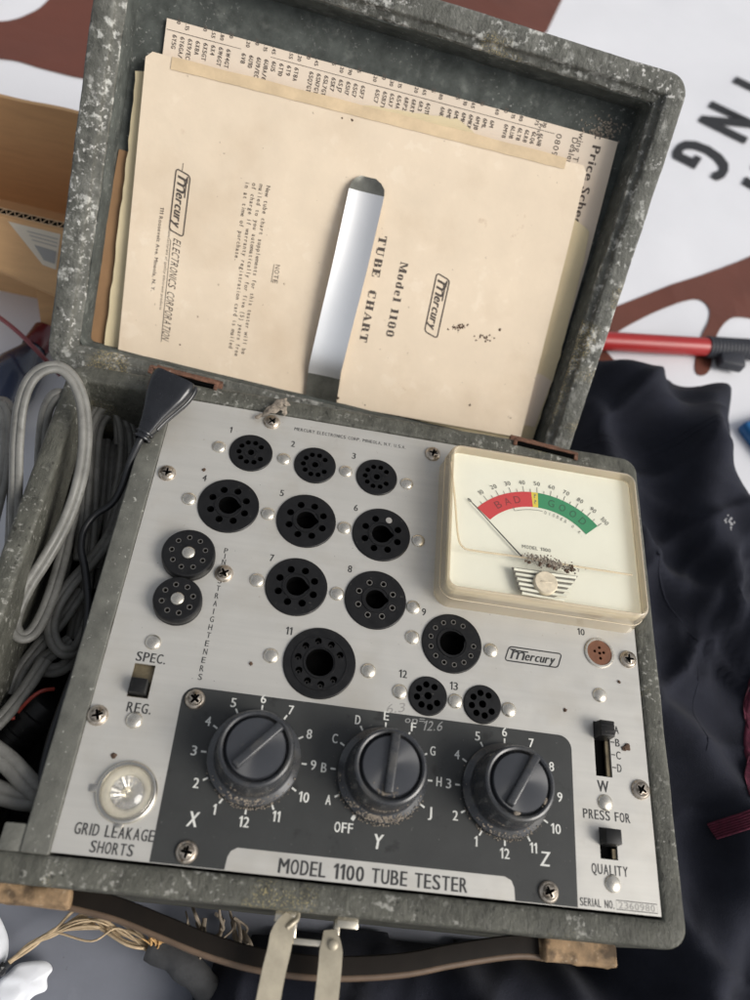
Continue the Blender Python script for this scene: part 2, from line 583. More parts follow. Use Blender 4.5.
KNOB = mat('dark knob plastic', (0.033, 0.035, 0.039), 0.27, spec=0.55, var=0.15, vscale=100,
           specks=(((0.17, 0.16, 0.14), 600, 0.66, 0.73, 0.6, None),
                   ((0.095, 0.09, 0.08), 90, 0.50, 0.72, 0.65, None)), rvar=0.1)
KNOBCAP = mat('turned knob cap', (0.032, 0.034, 0.039), 0.34, spec=0.9, var=0.1, vscale=100,
              specks=(((0.17, 0.16, 0.14), 600, 0.67, 0.73, 0.6, None),))
_p = KNOBCAP.node_tree.nodes['Principled BSDF']
_t = KNOBCAP.node_tree.nodes.new('ShaderNodeTangent'); _t.direction_type = 'RADIAL'; _t.axis = 'Z'
KNOBCAP.node_tree.links.new(_t.outputs[0], _p.inputs['Tangent'])
_p.inputs['Anisotropic'].default_value = 0.92
DIRT = mat('tan dust and dirt', (0.235, 0.20, 0.16), 0.95, var=0.45, vscale=500, bump=(1500, 0.5))
DIRTDARK = mat('brown dirt crumbs', (0.085, 0.052, 0.034), 0.95, var=0.5, vscale=600, bump=(1500, 0.5))
SLIDE = mat('black slider plastic', (0.007, 0.007, 0.007), 0.45, spec=0.3, var=0.3, vscale=200,
            specks=(((0.12, 0.11, 0.095), 500, 0.62, 0.72, 0.6, None),))
SLOTMETAL = mat('oily switch plate', (0.16, 0.13, 0.08), 0.45, metal=0.5, var=0.4, vscale=200)
CHROME = mat('bezel metal', (0.68, 0.64, 0.56), 0.2, metal=1.0, rvar=0.08, vscale=200)
REFLECT = mat('foil reflector', (0.80, 0.80, 0.82), 0.25, metal=1.0, var=0.2, vscale=300)
CLEAR = clear_mat('clear lens plastic', (0.96, 0.94, 0.88), 0.04, gloss=1.5, haze=0.10, hazecol=(0.66, 0.63, 0.56))
CLEARM = clear_mat('clear meter plastic', (0.985, 0.98, 0.95), 0.08, haze=0.03, hazecol=(0.85, 0.8, 0.68))
CREAMOLD = mat('yellowed clear plastic', (0.72, 0.62, 0.46), 0.22, var=0.12, vscale=60, trans=0.12, coat=0.4,
            specks=(((0.42, 0.30, 0.18), 160, 0.62, 0.75, 0.5, None),), rvar=0.08)
CREAM = clear_mat('yellowed clear plastic', (0.95, 0.89, 0.77), 0.09, gloss=1.6, haze=0.36, hazecol=(0.82, 0.72, 0.56))
DIAL = mat('cream dial paper', (0.80, 0.795, 0.70), 0.6, var=0.03, vscale=40)
RED = mat('dial red', (0.55, 0.028, 0.035), 0.6)
GREEN = mat('dial green', (0.012, 0.23, 0.095), 0.6)
YELLOW = mat('dial yellow', (0.70, 0.56, 0.06), 0.6)
PAPER = mat('aged booklet cover', (0.70, 0.585, 0.445), 0.8, var=0.06, vscale=22,
            specks=(((0.75, 0.64, 0.50), 110, 0.55, 0.60, 0.8, (22, 0.50, 0.58)),
                    ((0.50, 0.37, 0.24), 19, 0.52, 0.85, 0.55, None),
                    ((0.40, 0.26, 0.15), 95, 0.66, 0.74, 0.55, (14, 0.5, 0.65)),
                    ((0.14, 0.08, 0.045), 210, 0.70, 0.75, 0.9, None),
                    ((0.25, 0.15, 0.09), 420, 0.72, 0.77, 0.7, None)), bump=(60, 0.3, 0.0008))
PAGES = mat('booklet pages', (0.58, 0.43, 0.29), 0.85, var=0.2, vscale=300)
TAPE = mat('binding strip', (0.60, 0.46, 0.29), 0.6, var=0.16, vscale=60)
LISTPAPER = mat('pinkish list paper', (0.68, 0.58, 0.47), 0.8, var=0.05, vscale=30)
FOLDER = mat('cream folder card', (0.66, 0.56, 0.36), 0.8, var=0.08, vscale=30)
BROWNCARD = mat('brown card', (0.27, 0.155, 0.075), 0.8, var=0.1, vscale=50)
ALU = mat('bright spring steel', (0.97, 0.965, 0.95), 0.33, metal=1.0, var=0.03, vscale=25)
ALUDARK = mat('shaded spring steel', (0.16, 0.16, 0.14), 0.32, metal=0.8, var=0.35, vscale=100)  # darker copy of the clip steel, stands in for shade on its tilted ends
RUST = mat('rusty hinge steel', (0.13, 0.062, 0.038), 0.85, var=0.5, vscale=250, bump=(700, 0.6, 0.0006),
           specks=(((0.30, 0.24, 0.2), 400, 0.62, 0.7, 0.6, None),))
CORDGREY = mat('grey rubber cord', (0.15, 0.148, 0.135), 0.5, var=0.3, vscale=70, rvar=0.12,
               specks=(((0.05, 0.047, 0.04), 160, 0.58, 0.72, 0.6, None), ((0.32, 0.30, 0.26), 500, 0.68, 0.73, 0.5, None)), bump=(260, 0.25, 0.0005))
CORDBLACK = mat('black rubber cord', (0.018, 0.019, 0.021), 0.35, var=0.2, vscale=80, rvar=0.1)
PLUG = mat('black plug moulding', (0.014, 0.015, 0.018), 0.22, var=0.2, vscale=120, rvar=0.08,
           specks=(((0.10, 0.10, 0.10), 600, 0.66, 0.74, 0.5, None),))
REDWIRE = mat('red wire', (0.22, 0.03, 0.02), 0.5)
STRAP = mat('dark brown leather strap', (0.010, 0.0075, 0.0055), 0.5, spec=0.15, var=0.3, vscale=60, rvar=0.1)
STRAPEDGE = mat('brown strap edge', (0.11, 0.072, 0.045), 0.5, var=0.25, vscale=120)
TAN = mat('scuffed tan leather', (0.25, 0.165, 0.09), 0.8, var=0.45, vscale=160,
          specks=(((0.06, 0.038, 0.02), 110, 0.50, 0.64, 0.9, None), ((0.5, 0.4, 0.28), 300, 0.6, 0.7, 0.6, None)), bump=(300, 0.4, 0.0006))
BRASS = mat('dull plated latch', (0.72, 0.66, 0.54), 0.2, metal=0.85, var=0.15, vscale=150, rvar=0.1,
            specks=(((0.15, 0.10, 0.06), 300, 0.66, 0.74, 0.7, None),))
PRONG = mat('dull latch prong', (0.38, 0.34, 0.26), 0.5, metal=0.5, var=0.15, vscale=150,
            specks=(((0.12, 0.08, 0.05), 260, 0.68, 0.74, 0.7, None),))
BANNERW = mat('white vinyl', (0.68, 0.685, 0.715), 0.5, var=0.03, vscale=8, bump=(9, 0.25, 0.004),
              specks=(((0.35, 0.35, 0.37), 60, 0.72, 0.8, 0.35, None),))
BANNERB = mat('brown vinyl print', (0.115, 0.034, 0.020), 0.55, var=0.1, vscale=15)
BANNERK = mat('black vinyl print', (0.018, 0.018, 0.02), 0.5)
CARDB = mat('corrugated cardboard', (0.58, 0.35, 0.17), 0.85, var=0.08, vscale=30, stretch=(1, 1, 8))
CARDEDGE = mat('cardboard cut edge', (0.33, 0.21, 0.12), 0.9)
LABELP = mat('white box label', (0.62, 0.55, 0.44), 0.7, var=0.06, vscale=60)
CLOTH = mat('navy black jacket cloth', (0.0185, 0.020, 0.0285), 0.95, var=0.25, vscale=30, sheen=0.04, spec=0.12, bump=(1500, 0.6, 0.0005),
            specks=(((0.12, 0.12, 0.13), 600, 0.775, 0.79, 0.7, None),))
BURG = mat('burgundy knit lining', (0.085, 0.007, 0.024), 0.85, var=0.4, vscale=400, bump=(900, 0.5, 0.0006))
GROUNDM = mat('blue grey ground sheet', (0.155, 0.165, 0.195), 0.6, var=0.16, vscale=14,
              specks=(((0.36, 0.38, 0.42), 70, 0.60, 0.75, 0.5, (16, 0.5, 0.7)), ((0.04, 0.04, 0.05), 160, 0.72, 0.78, 0.6, None)))
PETAL = mat('white petal', (0.74, 0.76, 0.80), 0.6, var=0.06, vscale=40)
STRAW = mat('straw fibre', (0.46, 0.35, 0.22), 0.8, var=0.3, vscale=200)
STRAWTIP = mat('orange straw tuft', (0.50, 0.30, 0.12), 0.8, var=0.4, vscale=300)
GREYROLL = mat('dirty grey strap', (0.035, 0.036, 0.038), 0.85, var=0.4, vscale=60, bump=(200, 0.5, 0.001))
RODRED = mat('red painted rod', (0.33, 0.018, 0.018), 0.35, var=0.1, vscale=30)
GRIP = mat('black ribbed grip', (0.022, 0.024, 0.032), 0.6)
BLUEP = mat('blue plastic', (0.02, 0.14, 0.36), 0.4)
BOTTLE = mat('dark blue bottle', (0.012, 0.018, 0.04), 0.25, coat=0.3)
REDGLASS = mat('dark red cap', (0.10, 0.010, 0.014), 0.25)
GREYPLASTIC = mat('worn grey divider', (0.105, 0.105, 0.09), 0.6, var=0.3, vscale=90,
                  specks=(((0.40, 0.40, 0.36), 500, 0.64, 0.71, 0.8, None),), bump=(700, 0.4, 0.0005))

# ------------------------------------------------------------------ the ground and the printed banner
bm = bmesh.new()
bmesh.ops.create_grid(bm, x_segments=4, y_segments=4, size=4000)
for v in bm.verts: v.co.z = -116
tag(obj('ground', bm, GROUNDM), kind='structure')

def wrinkle(x, y):
    p = Vector((x * 0.004, y * 0.004, 0))
    return 4.5 * noise.noise(p) + 2.0 * noise.noise(p * 2.7) + 0.9 * (1 - abs(noise.noise(p * 4 + Vector((3, 1, 0))))) ** 6

ban = thing('banner', 'white vinyl sheet with brown shapes and big black letters lying behind the tester', 'banner')
bm = bmesh.new()
NX, NY = 90, 70
X0, X1, Y0, Y1 = -620, 1100, 95, 1500
gr = [[bm.verts.new((X0 + (X1 - X0) * i / NX, Y0 + (Y1 - Y0) * j / NY, 0)) for i in range(NX + 1)] for j in range(NY + 1)]
for row in gr:
    for v in row: v.co.z = -109 + wrinkle(v.co.x, v.co.y)
for j in range(NY):
    for i in range(NX): bm.faces.new((gr[j][i], gr[j][i + 1], gr[j + 1][i + 1], gr[j + 1][i]))
obj('vinyl_sheet', bm, BANNERW, ban, smooth=0)
ban_up = lambda x, y: -109 + wrinkle(x, y)

def on_banner(bm, poly, lift, step=14):
    """fill a printed shape, following the sheet"""
    pts = [Vector((p[0], p[1])) for p in poly]
    xs = [p.x for p in pts]; ys = [p.y for p in pts]
    # dense outline
    out = []
    for i, p in enumerate(pts):
        q = pts[(i + 1) % len(pts)]
        k = max(1, int((q - p).length / step))
        out += [p.lerp(q, t / k) for t in range(k)]
    def inside(x, y):
        c = False
        for i in range(len(out)):
            a, b = out[i], out[i - 1]
            if (a.y > y) != (b.y > y) and x < (b.x - a.x) * (y - a.y) / (b.y - a.y) + a.x: c = not c
        return c
    vs = out[:]
    n = len(out)
    x = min(xs)
    while x < max(xs):
        y = min(ys)
        while y < max(ys):
            if inside(x, y): vs.append(Vector((x + 0.13, y + 0.17)))
            y += step * 1.5
        x += step * 1.5
    V, E_, F, *_ = delaunay_2d_cdt(vs, [(i, (i + 1) % n) for i in range(n)], [], 2, 1e-4)
    tv = [bm.verts.new((v.x, v.y, ban_up(v.x, v.y) + lift)) for v in V]
    for f in F: bm.faces.new([tv[i] for i in f])

def g2(pix, z=-109): return [(at(u, v, z).x, at(u, v, z).y) for u, v in pix]
def smooth_poly(pts, per=5):
    P = [Vector((p[0], p[1], 0)) for p in pts]
    n = len(P); out = []
    for i in range(n):
        a, b, c, d = P[i - 1], P[i], P[(i + 1) % n], P[(i + 2) % n]
        for k in range(per):
            t = k / per
            q = 0.5 * ((2 * b) + (c - a) * t + (2 * a - 5 * b + 4 * c - d) * t * t + (3 * b - a - 3 * c + d) * t ** 3)
            out.append((q.x, q.y))
    return out

# brown print 1: upper left, 2: behind the lid's top edge, 3: the branching shape on the right
bm = bmesh.new()
on_banner(bm, smooth_poly(g2([(-60, 18), (0, 22), (35, 12), (60, -8), (110, -30), (160, 10), (140, 60), (95, 80), (50, 72), (20, 63), (0, 60), (-60, 52)])), 1.0)
obj('brown_print', bm, BANNERB, ban)
bm = bmesh.new()
on_banner(bm, g2([(430, 30), (425, -25), (585, -45), (562, 0), (546, 34), (500, 60)]), 1.0)
obj('brown_print', bm, BANNERB, ban)
bm = bmesh.new()
on_banner(bm, smooth_poly(g2([(560, 335), (590, 318), (625, 304), (670, 287), (720, 270), (790, 246), (830, 270), (800, 330), (762, 322), (741, 319), (727, 322), (716, 335), (711, 353), (710, 368), (704, 376),
                              (696, 375), (694, 364), (699, 340), (706, 325), (708, 312), (701, 303), (688, 302), (660, 311), (640, 320), (618, 332), (604, 345), (622, 372), (600, 385), (570, 372)]), 4), 1.0, 8)
obj('brown_print', bm, BANNERB, ban)

a, c = at(757, 91, -109), at(702, 159, -109)
dr = (c - a); an = math.degrees(math.atan2(dr.y, dr.x))
bm = bmesh.new()
def bmap(X, Y): return (X, Y, ban_up(X, Y) + 1.2)
for ch, (u, v) in (('I', (756, 91)), ('N', (728, 122)), ('G', (702, 159))):
    q = at(u, v, -109)
    text(bm, ch, q.x, q.y, 56 if ch != 'G' else 58, None, ang=an + 3, bold=0.055, cond=1.04, mapf=bmap)
obj('banner_lettering', bm, BANNERK, ban, recalc=False)
bm = bmesh.new()
q = at(772, 186, -109)
text(bm, 'H', q.x, q.y, 56, None, ang=an + 3, bold=0.055, cond=1.04, mapf=bmap)
obj('banner_lettering', bm, BANNERK, ban, recalc=False)

# ------------------------------------------------------------------ the tester
tester = thing('tube_tester', 'old grey suitcase tube tester, lid open, silver panel of dials, sockets and a meter', 'tube tester')
# case body: a walled box with a soft, battered rim
bm = bmesh.new()
ring(bm, (-57, 260.5, -11.6, 232.6), 9,
     [(3, -115), (0.6, -112), (0, -100), (0, -60), (0, -20), (0, -2), (0.3, -0.4), (1.1, 0.5), (2.4, 0.9), (5, 1.0), (8.4, 0.9), (9.8, 0.5), (10.5, -0.3), (10.7, -2), (10.7, -40), (10.7, -108)],
     n=6, side=90, wob=0.22, cap_first=True)
case = obj('case_body', bm, LEATHER, tester, smooth=50)
bm = bmesh.new()
rbox(bm, -46.5, 250, -1, 222, -109, -106)
obj('case_floor', bm, BLACKIN, tester)
# cord compartment divider
bm = bmesh.new()
rbox(bm, -11.2, -0.05, -1.2, 222.4, -104, 0.9, 0.9, 3)
rbox(bm, -19.5, -11.0, -1.2, 9.0, -30, 0.3, 0.8, 2)
bmesh.ops.subdivide_edges(bm, edges=[e for e in bm.edges if e.calc_length() > 60], cuts=30)
for v in bm.verts: v.co += noise.noise_vector(v.co * 0.15) * 0.25
obj('compartment_divider', bm, GREYPLASTIC, tester, smooth=40)

# ---------------------------------------------------------------- control panel with real cut-outs
def q2(u, v, z=0): p = at(u, v, z); return p.x, p.y
SOCK = {  # number: (pixel centre, radius, kind, number label centre, angle of the gap or key)
    '1': ((251, 453.2), 11.2, 'noval', (32.3, 206.7), 5),
    '2': ((315, 465.6), 11.0, 'noval', (65.6, 204.4), 3),
    '3': ((376.6, 477.6), 11.0, 'noval', (98.5, 203.3), 3),
    '4': ((228.6, 506), 15.1, 'octal', q2(204.6, 478), 2),
    '5': ((306.2, 521), 15.0, 'octal', (64.2, 173.7), 2),
    '6': ((381.2, 534.8), 14.9, 'octal', (102.7, 171.9), 2),
    '7': ((296.4, 586.8), 14.9, 'octal', (64.7, 136.9), 2),
    '8': ((375.4, 600), 15.1, 'octal', (103.1, 137.3), 2),
    '9': ((451.6, 643.6), 14.7, 'duo', (141.2, 120.5), 30),
    '11': ((319.5, 663), 16.7, 'magno', (78.1, 101.4), -8),
    '12': ((427.6, 696.2), 9.1, 'mini7', (133.0, 88.5), 12),
    '13': ((482, 704.6), 9.0, 'mini7', (157.3, 86.1), 12),
}
SLOTS = {'spec': (13.6, 22.6, 62.4, 77.2), 'w': (224.6, 232.4, 54.0, 78.5), 'press': (224.3, 232.3, 19.8, 32.4)}
holes = []
for k, (pc, r, kind, lab, ga) in SOCK.items():
    x, y = q2(*pc)
    holes.append(circ(x, y, r - 0.5, 40))
x10, y10 = q2(599, 653)
holes.append(circ(x10, y10, 5.6, 28))
for s in SLOTS.values():
    holes.append([Vector((s[0], s[2])), Vector((s[1], s[2])), Vector((s[1], s[3])), Vector((s[0], s[3]))])
LX, LY = 23.1, 24.4
holes.append(circ(LX, LY, 9.8, 36))
bm = bmesh.new()
plate(bm, [Vector((0.15, 0.0)), Vector((249.8, 0.0)), Vector((249.8, 221.4)), Vector((0.15, 221.4))], holes, 0.0, 1.2, 1.2, cap=False)
panel = obj('control_panel', bm, PANEL, tester)
# charcoal painted field with the silver name tab left bare
bm = bmesh.new()
fl = [Vector((37.6, 0.25))]
fl += [Vector((66.8, 0.25)), Vector((67.2, 5.0)), Vector((68.2, 7.2)), Vector((70.5, 8.6))]
fl += [Vector((181.5, 8.8)), Vector((184.4, 7.6)), Vector((185.7, 5.0)), Vector((186, 0.25))]
fl += [Vector((213.0, 0.25)), Vector((213.4, 63))]
fl += [Vector((213.4 - 6 + 6 * math.cos(a), 64 + 6 * math.sin(a))) for a in [i * PI / 16 for i in range(0, 9)]]
fl += [Vector((42.6 - 6 * math.sin(a) , 64 + 6 * math.cos(a))) for a in [i * PI / 16 for i in range(0, 9)]]
plate(bm, fl, [], 0.06, 0.055)
field = obj('charcoal_field', bm, DARKPLATE, panel)

# ---------------------------------------------------------------- lettering on the panel
T = lambda s, x, y, h, w=None, **k: dict(s=s, cx=x, cy=y, h=h, w=w, z=k.pop('z', 0.05), **k)
for k, (pc, r, kind, lab, ga) in SOCK.items():
    label('socket_number', panel, INK, T(k, lab[0], lab[1], 3.6, 1.9 if len(k) == 1 and k != '1' else (1.0 if k == '1' else (2.8 if k == '11' else 3.7)), bold=0.02))
label('socket_number', panel, INK, T('10', 221.2, 122.1, 3.3, 3.6, bold=0.02))
label('maker_line', panel, INK, T('MERCURY ELECTRONICS CORP. MINEOLA, N.Y. U.S.A.', 95.5, 214.3, 2.0, 61, bold=0.013))
label('model_lettering', panel, INK, T('MODEL 1100 TUBE TESTER', 126.7, 3.9, 5.4, 77.6, bold=0.026))
label('switch_lettering', panel, INK, T('SPEC.', 19.9, 80.3, 4.2, 12.6, bold=0.02))
label('switch_lettering', panel, INK, T('REG.', 20.0, 58.1, 4.2, 10.0, bold=0.02))
label('lamp_lettering', panel, INK, T('GRID LEAKAGE', 22.1, 9.4, 4.3, 30.6, bold=0.02), T('SHORTS', 22.5, 3.5, 4.2, 16.4, bold=0.02))
label('switch_lettering', panel, INK, T('W', 227.5, 49.7, 4.9, 5.2, bold=0.022))
label('switch_lettering', panel, INK, T('PRESS FOR', 228.3, 37.4, 3.9, 21.8, bold=0.02))
label('switch_lettering', panel, INK, T('QUALITY', 228.1, 15.7, 3.9, 16.2, bold=0.02))
for ch, y in (('A', 75.8), ('B', 69.9), ('C', 64.2), ('D', 58.5)):
    bm = bmesh.new()
    text(bm, ch, 236.0, y, 3.5, 2.0, bold=0.02, z=0.05)
    ribbon(bm, [(232.6, y), (234.5, y)], 0.5, 0.05)
    obj('switch_position', bm, INK, panel, recalc=False)
bm = bmesh.new()
text(bm, 'SERIAL NO.', 221.5, 2.6, 3.0, 15.0, bold=0.02, z=0.05)
ribbon(bm, [(230.0, 1.1), (248.2, 1.1), (248.2, 4.5), (230.0, 4.5)], 0.3, 0.05, True)
obj('serial_lettering', bm, INK, panel, recalc=False)
label('serial_number', panel, PENCIL, T('2360980', 239.1, 2.8, 2.5, 16.0, bold=0.02))
ys = [137.0, 134.0, 131.0] + [121.2 - 3.87 * i for i in range(13)]
label('pin_straightener_lettering', panel, INK, *[T(c, 42.5, y, 2.7, 1.7 if c != 'I' else 0.35, bold=0.013) for c, y in zip('PINSTRAIGHTENERS', ys)])
bm = bmesh.new()
logo(bm, 196.2, 105.6, 26.5, 7.2, z=0.05)
obj('maker_logo', bm, INK, panel, recalc=False)
label('handwriting', panel, PENCIL, T('6.3', *q2(396, 708), 4.0, 8.5, ang=12, shear=0.3, bold=-0.012))
label('handwriting', panel, CHALK, T('on=', *q2(415, 720), 3.0, 9, ang=4, shear=0.2, bold=-0.015, z=0.12), T('12.6', *q2(433, 726), 4.2, 9, ang=6, shear=0.35, bold=-0.015, z=0.12))

DIALS = [
    ('X', 71.5, 43.6, ['1', '2', '3', '4', '5', '6', '7', '8', '9', '10', '11', '12'], -120, 48, (51.2, 17.2)),
    ('Y', 126.7, 43.1, ['OFF', 'A', 'B', 'C', 'D', 'E', 'F', 'G', 'H', 'J'], -120, 86, (127.2, 16.6)),
    ('Z', 181.6, 42.8, ['1', '2', '3', '4', '5', '6', '7', '8', '9', '10', '11', '12'], -120, 60, (199.4, 17.2)),
]
for nm, cx, cy, labs, a0, pa, ab in DIALS:
    bm = bmesh.new()
    for i, s in enumerate(labs):
        a = math.radians(a0 - 30 * i)
        ca, sa = math.cos(a), math.sin(a)
        wd = 1.5 if s == 'OFF' else 0.75
        ribbon(bm, [(cx + 20.2 * ca, cy + 20.2 * sa), (cx + 22.4 * ca, cy + 22.4 * sa)], wd, 0.11)
        rr = 25.3 + (1.2 if len(s) == 2 and abs(ca) > 0.7 else 0) + (0.9 if s == 'OFF' else 0)
        wdt = {'1': 1.1, '10': 4.3, '11': 3.0, '12': 4.0, 'OFF': 7.6, 'J': 1.6}.get(s, 2.2)
        text(bm, s, cx + rr * ca - (1.2 if s == 'OFF' else 0), cy + rr * sa, 3.9, wdt, bold=0.016, z=0.11)
    obj('dial_scale', bm, WHITEINK, panel, recalc=False)
    label('dial_letter', panel, WHITEINK, T(nm, ab[0], ab[1], 5.6, 3.9, bold=0.02, z=0.11, shear=0.12))

# ---------------------------------------------------------------- rivets and screws
def add_rivet():
    bm = bmesh.new()
    lathe(bm, [(3.5, 0), (3.45, 0.35), (3.1, 0.85), (2.3, 1.25), (1.1, 1.5), (0.1, 1.55)], seg=26)
    return obj('rivet', bm, TIN, tester, smooth=60)
rivet0 = add_rivet()
RIV = [(219, 446.5), (284, 458.5), (346, 471), (407, 483.5), (189, 498.5), (268, 513.5), (344.5, 527.5), (418.5, 540.5), (257, 580), (337, 593.5),
       (413.5, 607), (271, 655.5), (368.5, 670.5), (412.5, 637), (491, 650), (400, 691.5), (455.5, 701), (509, 709.5), (153, 642), (134, 720),
       (600, 695), (605.5, 802.5), (613, 884)]
for i, (u, v) in enumerate(RIV):
    p = at(u, v, 0.4)
    loc = (p.x, p.y, -0.02)
    if i == 0: rivet0.location = [c * .001 for c in loc]
    else: copy_at(rivet0, loc, i * 1.3)
def add_screw():
    bm = bmesh.new()
    cr = []
    for k in range(4):
        a = k * PI / 2
        for px, py in ((0.40, -0.42), (1.62, -0.34), (1.62, 0.34), (0.40, 0.42)):
            cr.append(Vector((px * math.cos(a) - py * math.sin(a), px * math.sin(a) + py * math.cos(a))))
    lathe(bm, [(3.0, 0), (3.0, 0.5), (2.75, 1.0), (2.3, 1.4), (1.9, 1.55)], seg=24, cap_top=False)
    plate(bm, circ(0, 0, 1.9, 24), [cr], 1.55, 0.02, 1.1)
    for v in bm.verts: v.co = Vector((v.co.x * 1.45, v.co.y * 1.45, v.co.z * 1.25))
    sc = obj('screw', bm, SCREW, tester, smooth=35)
    bm = bmesh.new()
    v_ = [bm.verts.new((p.x * 1.45, p.y * 1.45, 1.25)) for p in cr]
    bm.faces.new(v_)
    obj('cross_recess', bm, HOLE, sc)  # black cross laid in the recess in place of its shade
    return sc
screw0 = add_screw()
for i, (u, v) in enumerate([(167, 472.5), (272, 421.5), (433, 453.5), (97.5, 715), (195, 699), (186.5, 852), (549, 892), (641, 789.5), (628.5, 659), (224, 573)]):
    p = at(u, v, 0.8)
    loc = (p.x, p.y, -0.02)
    if i == 0: screw0.location = [c * .001 for c in loc]
    else: copy_at(screw0, loc, 0.55 * i + 0.3)

# ---------------------------------------------------------------- tube sockets
def keyhole(r, nr, ang, n=26):
    pts = []
    for i in range(n):
        a = 2 * PI * i / n
        rr = r + (nr if i == 0 else (nr * 0.4 if i in (1, n - 1) else 0))
        pts.append(Vector((rr * math.cos(a + ang), rr * math.sin(a + ang))))
    return pts
def build_socket(kind, r, ga):
    """disc with real pin holes; returns parts"""
    g = math.radians(ga)
    hs, con = [], []
    if kind == 'octal':
        for i in range(8): con.append((9.0, g + PI / 8 + i * PI / 4, 1.8))
        centre = keyhole(4.9, 1.5, g)
    elif kind == 'noval':
        for i in range(9): con.append((6.2, g + math.radians(36 + 36 * i), 1.4))
        centre = circ(0, 0, 1.7, 18)
    elif kind == 'mini7':
        for i in range(7): con.append((5.2, g + math.radians(45 + 45 * i), 1.55))
        centre = circ(0, 0, 1.75, 18)
    elif kind == 'duo':
        for i in range(12): con.append((10.6, g + math.radians(31 + 27.1 * i), 1.45))
        centre = keyhole(6.0, 1.5, g, 30)
    else:
        for i in range(9): con.append((10.1, g + math.radians(36 + 36 * i), 1.6))
        centre = circ(0, 0, 6.4, 30)
    hs = [circ(R_ * math.cos(a), R_ * math.sin(a), rr, 12) for R_, a, rr in con]
    bm = bmesh.new()
    plate(bm, circ(0, 0, r - 0.5, 48), hs + [centre], 0.9, 1.6, 6.5)
    lathe(bm, [(r, 0.05), (r, 0.5), (r - 0.25, 0.8), (r - 0.5, 0.9)], seg=48, cap_top=False)
    # raised lip round the middle hole
    if kind in ('octal', 'magno', 'duo'):
        ro = {'octal': 6.9, 'magno': 7.6, 'duo': 7.5}[kind]
        ri = ro - 0.7
        lathe(bm, [(ro, 0.85), (ro - 0.12, 1.3), (ri + 0.1, 1.3), (ri, 0.85)], seg=36, cap_top=False)
    if kind == 'noval':
        lathe(bm, [(3.5, 0.85), (3.4, 1.15), (2.9, 1.15), (2.8, 0.85)], seg=30, cap_top=False)
    if kind == 'magno':
        lathe(bm, [(12.9, 0.85), (12.8, 1.25), (12.2, 1.25), (12.1, 0.85)], seg=48, cap_top=False)
    return bm, con
contacts_bright = {'8', '9', '11', '3'}
for k, (pc, r, kind, lab, ga) in SOCK.items():
    x, y = q2(*pc)
    bm, con = build_socket(kind, r, ga)
    s = obj('tube_socket', bm, BAKELITE, tester, smooth=30)
    s.location = (x * .001, y * .001, 0)
    s.data.materials.append(HOLE)
    for f in s.data.polygons:
        if f.center.z < 0.0006 and f.center.xy.length < (r - 1.5) * .001: f.material_index = 1  # pit walls and bottoms coloured black to read as deep shade
    bm = bmesh.new()
    for j, (R_, a, rr) in enumerate(con):
        cx, cy = R_ * math.cos(a), R_ * math.sin(a)
        ra = rr * (0.86 if k in ('8', '9') else 0.6)
        zt = 0.95 if k in ('8', '9') else -2.2
        lathe(bm, [(ra, zt - 3), (ra, zt), (ra * 0.72, zt), (ra * 0.72, zt - 3)], cx, cy, 10, cap_top=False)
    obj('pin_contacts', bm, CONTACT if k in contacts_bright else HOLE, s)
    if k == '6':
        bm = bmesh.new()
        R_, a, rr = con[1]
        lathe(bm, [(1.7, 0.9), (1.6, 1.15), (0.2, 1.2)], R_ * math.cos(a), R_ * math.sin(a), 16)
        obj('hole_plug', bm, PENCIL, s, smooth=40)
# small brown five-hole socket
bm = bmesh.new()
lathe(bm, [(7.6, 0), (7.6, 0.5), (7.2, 0.9), (6.4, 0.9), (6.2, 0.5)], seg=36, cap_top=False)
s10 = obj('tube_socket', bm, TIN, tester, smooth=40)
s10.location = (x10 * .001, y10 * .001, 0)
bm = bmesh.new()
plate(bm, circ(0, 0, 6.2, 32), [circ(0.1, 2.6, 0.75, 10), circ(-2.4, 0.5, 0.75, 10), circ(2.2, 0.3, 0.75, 10), circ(0.1, -0.2, 0.8, 10), circ(0.4, -2.8, 0.8, 10)], 0.55, 1.5, 4)
obj('brown_insert', bm, BROWNBAKE, s10)
# pin straighteners: thick discs with a ring of holes and a rivet in the middle
for (u, v), r, n, hr in (((188.5, 553), 12.4, 9, 1.25), ((177.5, 599), 11.0, 8, 1.3)):
    q = at(u, v, 5)
    bm = bmesh.new()
    R_ = r * 0.63
    plate(bm, circ(0, 0, r - 1.0, 48), [circ(R_ * math.cos(2 * PI * i / n + .3), R_ * math.sin(2 * PI * i / n + .3), hr, 12) for i in range(n)], 5.6, 0.02, 5)
    lathe(bm, [(r, 0), (r, 1.0), (r - 0.2, 1.8), (r + 0.1, 2.4), (r, 4.6), (r - 0.4, 5.4), (r - 1.0, 5.6)], seg=48, cap_top=False)
    st = obj('pin_straightener', bm, BAKELITE, tester, smooth=30)
    st.location = (q.x * .001, q.y * .001, 0)
    bm = bmesh.new()
    for i in range(n):
        lathe(bm, [(hr * 1.0, 2), (hr * 1.0, 5.68), (hr * 0.72, 5.68), (hr * 0.72, 2)], R_ * math.cos(2 * PI * i / n + .3), R_ * math.sin(2 * PI * i / n + .3), 12, cap_top=False)
    obj('guide_tubes', bm, CONTACT, st)
    bm = bmesh.new()
    lathe(bm, [(3.1, 5.5), (3.0, 6.0), (2.4, 6.4), (0.3, 6.6)], seg=24)
    obj('rivet', bm, TIN, st, smooth=60)

